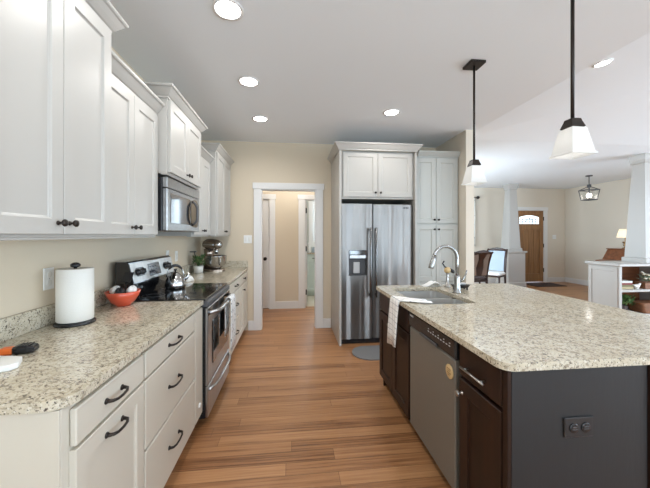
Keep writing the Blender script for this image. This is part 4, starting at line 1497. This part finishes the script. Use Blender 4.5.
def recessed(x, y, z, label):
    t = thing('recessed_light', label, 'ceiling light', (x, y, z), GR)
    mb = MB().lathe([(0.073, -0.0005), (0.094, -0.0005), (0.092, -0.006), (0.078, -0.008), (0.074, -0.004)], (x, y, z), 36)
    mb.f, mb.s = mb.f[:-2], mb.s[:-2]
    mb.build('trim_ring', M['trim'], t)
    MB().lathe([(0.0735, -0.0012), (0.0735, -0.004), (0.05, -0.0048)], (x, y, z), 36).build('lens', M['lens'], t)
    l = bpy.data.lights.new('recessed_lamp', 'SPOT')
    l.energy, l.spot_size, l.spot_blend, l.shadow_soft_size, l.color = LAMP_W, 3.05, 0.7, 0.06, (1.0, 0.98, 0.95)
    o = bpy.data.objects.new('recessed_lamp', l)
    COL.objects.link(o)
    o.parent = t
    o.location = (0, 0, -0.03)
    return t


r0 = recessed(-0.383, 1.882, CZ, 'recessed ceiling light above the range wall, first of the row of three')
dup(r0, (-0.380, 2.745, CZ), 'recessed ceiling light above the range wall, middle of the row of three')
dup(r0, (-0.368, 3.610, CZ), 'recessed ceiling light in front of the hall opening, last of the row of three')
dup(r0, (1.095, 3.265, CZ), 'recessed ceiling light in front of the refrigerator cabinet')
dup(r0, (2.452, 2.16, CZ + 0.072 * SLOPE - 0.002), 'recessed ceiling light on the edge of the sloping ceiling', rot=(0, -math.atan(SLOPE), 0)).scale = (0.66, 0.66, 1)
for x, y in ((1.095, 0.3), (-0.383, 0.6)):  # two unseen downlights added to light the near kitchen
    dup(r0, (x, y, CZ), 'added recessed ceiling light, unseen, over the camera side of the kitchen')

GP = 'pendants over the island'
px, py = 1.434, 2.267
t = thing('pendant_light', 'square frosted pendant hanging over the far half of the island', 'pendant light', (px, py, CZ), GP)
MB().box(px - 0.062, px + 0.062, py - 0.062, py + 0.062, CZ - 0.022, CZ - 0.0005, 0.003).build('canopy', M['bronze'], t)
MB().tube([(px, py, CZ - 0.02), (px, py, 1.965)], 0.0085, 10).build('rod', M['bronze'], t)
sq = lambda h_, z: [(px - h_, py - h_, z), (px + h_, py - h_, z), (px + h_, py + h_, z), (px - h_, py + h_, z)]
MB().loft([sq(0.024, 1.980), sq(0.026, 1.970), sq(0.037, 1.937), sq(0.030, 1.932)]).build('shade_cap', M['bronze'], t)
sh = MB().loft([sq(0.034, 1.9315), sq(0.040, 1.930), sq(0.063, 1.805), sq(0.069, 1.800), sq(0.069, 1.792), sq(0.065, 1.792), sq(0.059, 1.803), sq(0.036, 1.927)], cap=False).build('lamp_shade', M['shade'], t)
rings = []
for i in range(9):
    a = PI * i / 8
    rings.append((max(0.001, 0.026 * math.sin(a)), 1.868 - 0.032 * math.cos(a)))
MB().lathe(rings, (px, py, 0), 16).build('bulb', M['bulb'], t)
dup(t, (1.432, 1.415, CZ), 'square frosted pendant hanging over the near half of the island')

# entry lantern
lx, ly = 6.741, 6.25
t = thing('lantern_light', 'open metal lantern hanging near the front door', 'pendant light', (lx, ly, CZ))
MB().lathe([(0.065, -0.02), (0.065, -0.0005)], (lx, ly, CZ), 20).build('canopy', M['darkgrey'], t)
MB().tube([(lx, ly, CZ - 0.01), (lx, ly, 2.50)], 0.009, 8).build('rod', M['darkgrey'], t)
sqL = lambda h_, z: [(lx - h_, ly - h_, z), (lx + h_, ly - h_, z), (lx + h_, ly + h_, z), (lx - h_, ly + h_, z)]
mb = MB().box(lx - 0.03, lx + 0.03, ly - 0.03, ly + 0.03, 2.47, 2.54, 0.004)
A, B_ = sqL(0.13, 2.41), sqL(0.10, 2.19)
for i in range(4):
    j = (i + 1) % 4
    mb.tube([A[i], A[j]], 0.011, 6).tube([B_[i], B_[j]], 0.010, 6).tube([A[i], B_[i]], 0.007, 6).tube([A[i], (lx, ly, 2.5)], 0.009, 6)
mb.build('lantern_frame', M['darkgrey'], t)
MB().loft([sqL(0.122, 2.40), sqL(0.096, 2.20)], cap=False).build('lantern_glass', M['lantern'], t)
MB().tube([(lx, ly, 2.47), (lx, ly, 2.33)], 0.012, 8).build('socket', M['darkgrey'], t)
MB().lathe([(max(0.001, 0.05 * math.sin(PI * i / 8)), 2.29 - 0.055 * math.cos(PI * i / 8)) for i in range(9)], (lx, ly, 0), 16).build('bulb', M['bulb'], t)

# unseen hall and laundry ceiling lamps, added to brighten those rooms
t = thing('added_ceiling_light', 'added round ceiling light, unseen, brightening the hall', 'ceiling light', (0.0, 5.2, CZ))
MB().lathe([(0.15, -0.0005), (0.15, -0.03), (0.14, -0.035)], (0, 5.2, CZ), 28).build('lamp_base', M['trim'], t)
MB().lathe([(0.135, -0.036), (0.12, -0.07), (0.06, -0.095), (0.01, -0.10)], (0, 5.2, CZ), 28).build('diffuser', emit_mat('added_lamp_glass', (1, 0.98, 0.95), 42.0), t)

t = thing('added_ceiling_light', 'added round ceiling light, unseen, brightening the laundry room', 'ceiling light', (0.9, 6.6, CZ))  # unseen lamp added so the laundry does not go dark
MB().lathe([(0.15, -0.0005), (0.15, -0.03), (0.14, -0.035)], (0.9, 6.6, CZ), 28).build('lamp_base', M['trim'], t)
MB().lathe([(0.135, -0.036), (0.12, -0.07), (0.06, -0.095), (0.01, -0.10)], (0.9, 6.6, CZ), 28).build('diffuser', bpy.data.materials['added_lamp_glass'], t)
t = thing('window_blind', 'white slatted blind in the bright laundry window', 'blind', (1.0, 7.37, 2.28))
MB().box(0.51, 1.49, 7.350, 7.383, 2.25, 2.295, 0.003).build('head_rail', M['white'], t)
mb = MB()
for i in range(26):
    z = 1.235 + i * 0.039
    mb.loft([[(x, 7.352, z - 0.008), (x, 7.382, z + 0.008), (x, 7.382, z + 0.0095), (x, 7.352, z - 0.0065)] for x in (0.515, 1.485)])
mb.build('slats', M['white'], t)

# ------------------------------------------------------------------ columns and half-wall bookcase
GC = 'white tapered columns on pedestals'


def column(cx, cy, z0, label, ped):
    t = thing('column', label, 'column', (cx, cy, 0 if ped else z0), GC)
    m = M['column']
    q = lambda h_, z: [(cx - h_, cy - h_, z), (cx + h_, cy - h_, z), (cx + h_, cy + h_, z), (cx - h_, cy + h_, z)]
    if ped:
        mb = MB().loft([q(0.235, 0.15), q(0.235, z0 - 0.055)])
        mb.build('pedestal', m, t)
        MB().loft([q(0.255, 0.0), q(0.255, 0.13), q(0.236, 0.15)]).build('pedestal_base', m, t)
        MB().loft([q(0.236, z0 - 0.055), q(0.262, z0 - 0.04), q(0.268, z0 - 0.035), q(0.268, z0)]).build('pedestal_cap', m, t)
    MB().loft([q(0.188, z0 + 0.0005), q(0.188, z0 + 0.07), q(0.163, z0 + 0.08), q(0.095, CZ - 0.16)]).build('shaft', m, t)
    MB().loft([q(0.096, CZ - 0.159), q(0.112, CZ - 0.14), q(0.112, CZ - 0.105), q(0.120, CZ - 0.10), q(0.132, CZ - 0.03), q(0.132, CZ - 0.0005)]).build('capital', m, t)
    return t


column(5.85, 7.60, 0.965, 'white tapered column on a square pedestal by the front door', True)
column(5.93, 4.55, 0.93, 'white tapered column standing on the half-wall bookcase', False)

t = thing('bookcase', 'white half-wall bookcase with open shelves below a column', 'bookcase', (6.2, 4.55, 0))
m = M['column']
bx0, bx1, by0, by1, bz = 5.16, 7.2, 4.29, 4.80, 0.93
MB().box(bx0, bx0 + 0.05, by0, by1, 0, bz - 0.045, 0.002).build('case_side', m, t)
MB().box(bx1 - 0.05, bx1, by0, by1, 0, bz - 0.045, 0.002).build('case_side', m, t)
MB().box(6.15, 6.19, by0, by1 - 0.021, 0, bz - 0.045, 0.002).build('case_divider', m, t)
MB().box(bx0 + 0.05, bx1 - 0.05, by1 - 0.02, by1, 0, bz - 0.045).build('case_back', M['deskwood'], t)
MB().box(bx0 - 0.035, bx1 + 0.035, by0 - 0.035, by1 + 0.035, bz - 0.044, bz, 0.008).build('case_top', m, t)
for a, b_ in ((bx0 + 0.051, 6.149), (6.191, bx1 - 0.051)):
    MB().box(a, b_, by0 + 0.004, by1 - 0.021, 0.475, 0.513, 0.002).build('shelf', m, t)
    MB().box(a, b_, by0 + 0.004, by1 - 0.021, 0.0, 0.12, 0.002).build('shelf', m, t)
mb = MB()
for y0, y1, z0, z1 in ((by0 + 0.02, by0 + 0.07, 0.02, 0.86), (by1 - 0.07, by1 - 0.02, 0.02, 0.86), (by0 + 0.07, by1 - 0.07, 0.80, 0.86), (by0 + 0.07, by1 - 0.07, 0.02, 0.14)):
    mb.box(bx0 - 0.013, bx0 - 0.0005, y0, y1, z0, z1, 0.002)
mb.build('panel_frame', m, t)

# books and planters in the bookcase
GBk = 'books in the half-wall bookcase'


def book(x0, x1, y0, y1, z0, z1, m_, label, spine='y'):
    t = thing('book', label, 'book', ((x0 + x1) / 2, (y0 + y1) / 2, z0), GBk)
    flat = (z1 - z0) < (x1 - x0)
    if flat:
        MB().box(x0, x1, y0, y1, z0, z0 + 0.003).box(x0, x1, y0, y1, z1 - 0.003, z1).box(x0, x1, y0, y0 + 0.003, z0 + 0.003, z1 - 0.003).build('cover', m_, t)
        MB().box(x0 + 0.004, x1 - 0.004, y0 + 0.0035, y1 - 0.006, z0 + 0.0032, z1 - 0.0032).build('page_block', M['pages'], t)
    else:
        MB().box(x0, x0 + 0.003, y0, y1, z0, z1).box(x1 - 0.003, x1, y0, y1, z0, z1).box(x0 + 0.003, x1 - 0.003, y0, y0 + 0.003, z0, z1).build('cover', m_, t)
        MB().box(x0 + 0.0032, x1 - 0.0032, y0 + 0.0035, y1 - 0.006, z0 + 0.004, z1 - 0.004).build('page_block', M['pages'], t)


z = 0.5135
for h_, m_, lb, w_ in ((0.035, M['book3'], 'tan book lying flat, lowest of the pile on the bookcase shelf', 0.27), (0.030, M['book2'], 'olive book lying flat in the pile on the bookcase shelf', 0.26), (0.032, M['book1'], 'dark red book lying flat in the pile on the bookcase shelf', 0.25), (0.028, M['book4'], 'pale book lying flat on top of the bookcase pile', 0.25)):
    book(5.235, 5.235 + w_, 4.36, 4.56, z, z + h_, m_, lb)
    z += h_ + 0.0005
for i in range(5):
    x = 6.55 + i * 0.05
    book(x, x + 0.042, 4.50, 4.70, 0.5135, 0.76 - 0.02 * (i % 2), (M['book1'], M['book2'], M['book3'])[i % 3], 'upright book on the bookcase shelf past the divider')
t = thing('figurine', 'small white bird figurine beside the book pile on the shelf', 'figurine', (5.56, 4.36, 0.513))
rings = [[(5.56 + sx, 4.36 + ry_ * math.cos(a), zc + rz * math.sin(a)) for a in [2 * PI * j / 14 for j in range(14)]] for sx, ry_, rz, zc in ((-0.07, 0.004, 0.004, 0.585), (-0.045, 0.016, 0.016, 0.567), (-0.01, 0.032, 0.036, 0.552), (0.025, 0.028, 0.030, 0.556), (0.045, 0.018, 0.020, 0.580), (0.06, 0.018, 0.018, 0.592), (0.085, 0.003, 0.003, 0.590))]
MB().loft(rings, True).build('figurine_body', M['ceramic'], t)
MB().lathe([(0.026, 0), (0.026, 0.006), (0.012, 0.014)], (5.565, 4.36, 0.5135), 16).build('figurine_foot', M['ceramic'], t)


def planter(x0, x1, y0, y1, z0, h_, label, leafm, n, seed, flowers=False):
    t = thing('planter', label, 'planter', ((x0 + x1) / 2, (y0 + y1) / 2, z0))
    mb = MB()
    mb.box(x0, x1, y0, y0 + 0.012, z0, z0 + h_, 0.002).box(x0, x1, y1 - 0.012, y1, z0, z0 + h_, 0.002)
    mb.box(x0, x0 + 0.012, y0 + 0.012, y1 - 0.012, z0, z0 + h_, 0.002).box(x1 - 0.012, x1, y0 + 0.012, y1 - 0.012, z0, z0 + h_, 0.002)
    mb.box(x0 + 0.012, x1 - 0.012, y0 + 0.012, y1 - 0.012, z0, z0 + h_ * 0.75)
    mb.build('planter_box', M['crate'], t)
    mb = MB()
    m = 5
    for i in range(m):
        leafy(mb, x0 + 0.08 + (x1 - x0 - 0.16) * (i + 0.5) / m, (y0 + y1) / 2, z0 + h_ * 1.02, n // m, 0.09, 0.06, 0.016, 0.055, seed + i)
    mb.build('leaves', leafm, t)
    if flowers:
        mb = MB()
        rnd = random.Random(seed)
        for i in range(16):
            c = (x0 + (x1 - x0) * (0.2 + 0.8 * rnd.random()), y0 + (y1 - y0) * rnd.random() * 0.7, z0 + h_ + 0.05 + 0.10 * rnd.random())
            mb.lathe([(0.006, -0.012), (0.026, 0.0), (0.026, 0.010), (0.010, 0.022)], c, 9)
        mb.build('blossoms', M['flower'], t)


planter(5.68, 6.06, 4.33, 4.50, 0.5135, 0.10, 'wooden planter of pale leaves and cream flowers on the upper shelf', M['leafpale'], 120, 11, True)
t = thing('potted_plant', 'leafy dark green plant on the lowest bookcase shelf', 'plant', (5.42, 4.48, 0.12))
MB().lathe([(0.06, 0), (0.07, 0.005), (0.085, 0.11), (0.080, 0.111), (0.074, 0.09)], (5.42, 4.48, 0.1205), 24).build('pot', M['brownfab'], t)
mb = MB()
leafy(mb, 5.42, 4.46, 0.23, 150, 0.14, 0.13, 0.02, 0.075, 21)
mb.build('leaves', M['leaf'], t)
MB().tube([(5.42, 4.48, 0.2), (5.42, 4.47, 0.33)], 0.006, 6).build('stem', M['leaf'], t)
mb = MB().loft([[(x, y, z) for x, y in rrect(5.62 - i, 6.08 + i, 4.32, 4.56, 0.05, 5)] for i, z in ((-0.04, 0.1205), (-0.02, 0.16), (0.0, 0.28), (-0.008, 0.281))])
tag(mb.build('basket', M['crate']), 'low brown basket beside the green plant on the lowest shelf', 'basket')

# ------------------------------------------------------------------ desk, lamp, dining chairs, curtain beyond
t = thing('writing_desk', 'red-brown slant-front writing desk by the far side wall', 'desk', (7.55, 6.0, 0))
m = M['deskwood']
dy0, dy1 = 5.50, 6.43
prof = [(7.10, 0.60), (7.10, 0.80), (7.28, 0.82), (7.42, 1.05), (7.86, 1.05), (7.86, 0.60)]
MB().loft([[(x, y, z) for x, z in prof] for y in (dy0, dy1)]).build('desk_body', m, t)
MB().box(7.40, 7.87, dy0 - 0.02, dy1 + 0.02, 1.0505, 1.075, 0.005).build('desk_top', m, t)
for i in range(2):
    o = MB().box(7.085, 7.0995, dy0 + 0.03 + i * 0.43, dy0 + 0.44 + i * 0.43, 0.63, 0.77, 0.003).build('drawer', m, t)
    MB().lathe([(0.006, 0), (0.014, -0.012), (0.010, -0.02)], (7.085, dy0 + 0.235 + i * 0.43, 0.70), 12, 'x').build('knob', M['brass'], o)
for x in (7.14, 7.82):
    for y in (dy0 + 0.04, dy1 - 0.04):
        MB().tube([(x, y, 0.0), (x, y, 0.3), (x, y, 0.60)], [0.018, 0.024, 0.032], 8).build('leg', m, t)

lx, ly = 7.60, 6.19
t = thing('table_lamp', 'lit table lamp with cream shade on the writing desk', 'lamp', (lx, ly, 1.0755))
MB().lathe([(0.06, 0), (0.06, 0.012), (0.02, 0.03), (0.016, 0.05), (0.045, 0.075), (0.020, 0.10), (0.05, 0.14), (0.055, 0.155), (0.012, 0.165), (0.010, 0.20), (0.010, 0.28)], (lx, ly, 1.0757), 20).build('lamp_base', M['brass'], t)
mb = MB().lathe([(0.155, 0.0), (0.105, 0.20), (0.102, 0.20), (0.152, 0.0), (0.155, 0.0)], (lx, ly, 1.325), 32)
mb.f, mb.s = mb.f[:-2], mb.s[:-2]
mb.build('lamp_shade', M['lampshade'], t)
mb = MB()
for k in range(3):
    a = 2 * PI * k / 3
    mb.tube([(lx, ly, 1.40), (lx + 0.128 * math.cos(a), ly + 0.128 * math.sin(a), 1.42)], 0.003, 5)
mb.build('shade_spider', M['brass'], t)
MB().lathe([(max(0.001, 0.03 * math.sin(PI * i / 8)), 1.40 - 0.045 * math.cos(PI * i / 8)) for i in range(9)], (lx, ly, 0), 14).build('bulb', M['bulb'], t)


def dining_chair(cx, cy, rz, label, upholstered):
    t = thing('dining_chair', label, 'chair', (0, 0, 0), 'dining chairs beyond the island')
    m = M['chairwood']
    for sx in (-0.21, 0.21):
        MB().tube([(sx, 0.20, 0), (sx, 0.20, 0.25), (sx, 0.20, 0.45)], [0.018, 0.021, 0.025], 8).build('leg', m, t)
        if sx < 0 or True:
            MB().tube([(sx, -0.26, 0), (sx, -0.23, 0.22), (sx, -0.21, 0.44), (sx, -0.22, 0.60), (sx, -0.26, 0.80), (sx, -0.33, 1.0), (sx, -0.37, 1.04)], [0.018, 0.022, 0.025, 0.024, 0.023, 0.023, 0.020], 8).build('leg', m, t)
    MB().box(-0.235, 0.235, -0.23, 0.235, 0.415, 0.455, 0.006).build('seat_frame', m, t)
    MB().loft([[(x, y, z) for x, y in rrect(-0.24 + i, 0.24 - i, -0.20 + i, 0.245 - i, 0.04, 4)] for i, z in ((0.01, 0.4555), (0.0, 0.475), (0.01, 0.505), (0.04, 0.515))], True).build('seat', M['cloth'] if upholstered else M['brownfab'], t)
    rail = [(-0.20, -0.345, 1.01), (-0.1, -0.352, 1.035), (0, -0.355, 1.045), (0.1, -0.352, 1.035), (0.20, -0.345, 1.01)]
    MB().tube(rail, [0.030, 0.036, 0.040, 0.036, 0.030], 8, flat=0.5).build('top_rail', m, t)
    if upholstered:
        rings = []
        for z, y in ((0.53, -0.205), (0.66, -0.225), (0.80, -0.25), (0.92, -0.288), (1.0, -0.322)):
            rings.append([(-0.185, y + 0.02, z), (0.185, y + 0.02, z), (0.185, y - 0.022, z), (-0.185, y - 0.022, z)])
        MB().loft(rings).build('backrest', M['bluefab'], t)
    else:
        MB().tube([(-0.20, -0.215, 0.545), (0.20, -0.215, 0.545)], 0.016, 6).build('lower_rail', m, t)
        for pts, nm in (([(0, -0.215, 0.55), (0, -0.235, 0.72), (0, -0.275, 0.88), (0, -0.345, 1.02)], 'back_splat'),):
            rings = []
            for (x, y, z), hw in zip(pts, (0.055, 0.085, 0.05, 0.10)):
                rings.append([(x - hw, y + 0.012, z), (x + hw, y + 0.012, z), (x + hw, y - 0.026, z), (x - hw, y - 0.026, z)])
            MB().loft(rings).build(nm, m, t)
        rings = []
        for z, y in ((0.55, -0.225), (0.70, -0.245), (0.88, -0.285), (1.0, -0.335)):
            rings.append([(-0.19, y + 0.004, z), (0.19, y + 0.004, z), (0.19, y - 0.004, z), (-0.19, y - 0.004, z)])
        MB().loft(rings).build('back_panel', M['taupe'], t)
    t.location = (cx, cy, 0)
    t.rotation_euler = (0, 0, rz)
    return t


dining_chair(3.80, 6.12, math.radians(8), 'dark wooden dining chair with splat back beside the wall end', False)
dining_chair(4.72, 6.74, math.radians(127), 'dining chair with pale blue upholstered back beside the column', True)

# curtain on its rod on the far wall
t = thing('curtain_rod', 'dark curtain rod with ball finial on the far wall', 'curtain rod', (5.0, FY - 0.1, 2.45))
MB().tube([(4.0, FY - 0.10, 2.45), (5.20, FY - 0.10, 2.45)], 0.012, 8).build('rod', M['bronze'], t)
MB().lathe([(0.012, 0), (0.04, 0.02), (0.045, 0.045), (0.03, 0.075), (0.008, 0.085)], (5.20, FY - 0.10, 2.45), 14, 'x').build('finial', M['bronze'], t)
MB().tube([(5.14, FY - 0.0005, 2.45), (5.14, FY - 0.085, 2.45)], 0.010, 8).build('bracket', M['bronze'], t)
g = []
for i in range(2):
    g.append([(4.62 + 0.53 * j / 40, FY - 0.10 + 0.028 * math.sin(j * 1.25), 2.432 - (1.36 * i)) for j in range(41)])
tag(MB().sheet(g, 0.004).build('curtain', M['curtain']), 'printed grey and cream curtain hanging beside the column', 'curtain')

# ------------------------------------------------------------------ laundry room
t = thing('laundry_cabinet', 'pale green laundry cabinet seen through the second doorway', 'cabinet', (0.9, 7.1, 0))
MB().box(0.30, 1.6, 6.90, 7.38, 0.1, 0.95, 0.002).box(0.30, 1.6, 6.96, 7.38, 0, 0.1).build('cabinet_body', M['laundry'], t)
F = NY(6.899)
for a, b_ in ((0.31, 0.735), (0.74, 1.165), (1.17, 1.595)):
    o = slab_front(F, a, b_, 0.78, 0.935).build('drawer', M['laundry'], t)
    pull(F, (a + b_) / 2, 0.86, 0.02, M['bronze'], o, 0.11)
    o = shaker(F, a, b_, 0.11, 0.77).build('door', M['laundry'], t)
MB().box(0.28, 1.62, 6.865, 7.38, 0.951, 0.985, 0.004).build('worktop', M['granite'], t)
for k, (x, r, h_, mm, lb) in enumerate(((0.40, 0.035, 0.16, M['white'], 'white detergent bottle on the laundry worktop'), (0.50, 0.045, 0.12, M['bluefab'], 'pale blue jar on the laundry worktop'))):
    tag(MB().lathe([(r * 0.9, 0), (r, 0.006), (r, h_ * 0.7), (r * 0.5, h_ * 0.85), (r * 0.5, h_)], (x, 7.05, 0.9855), 16).build('bottle', mm), lb, 'bottle')
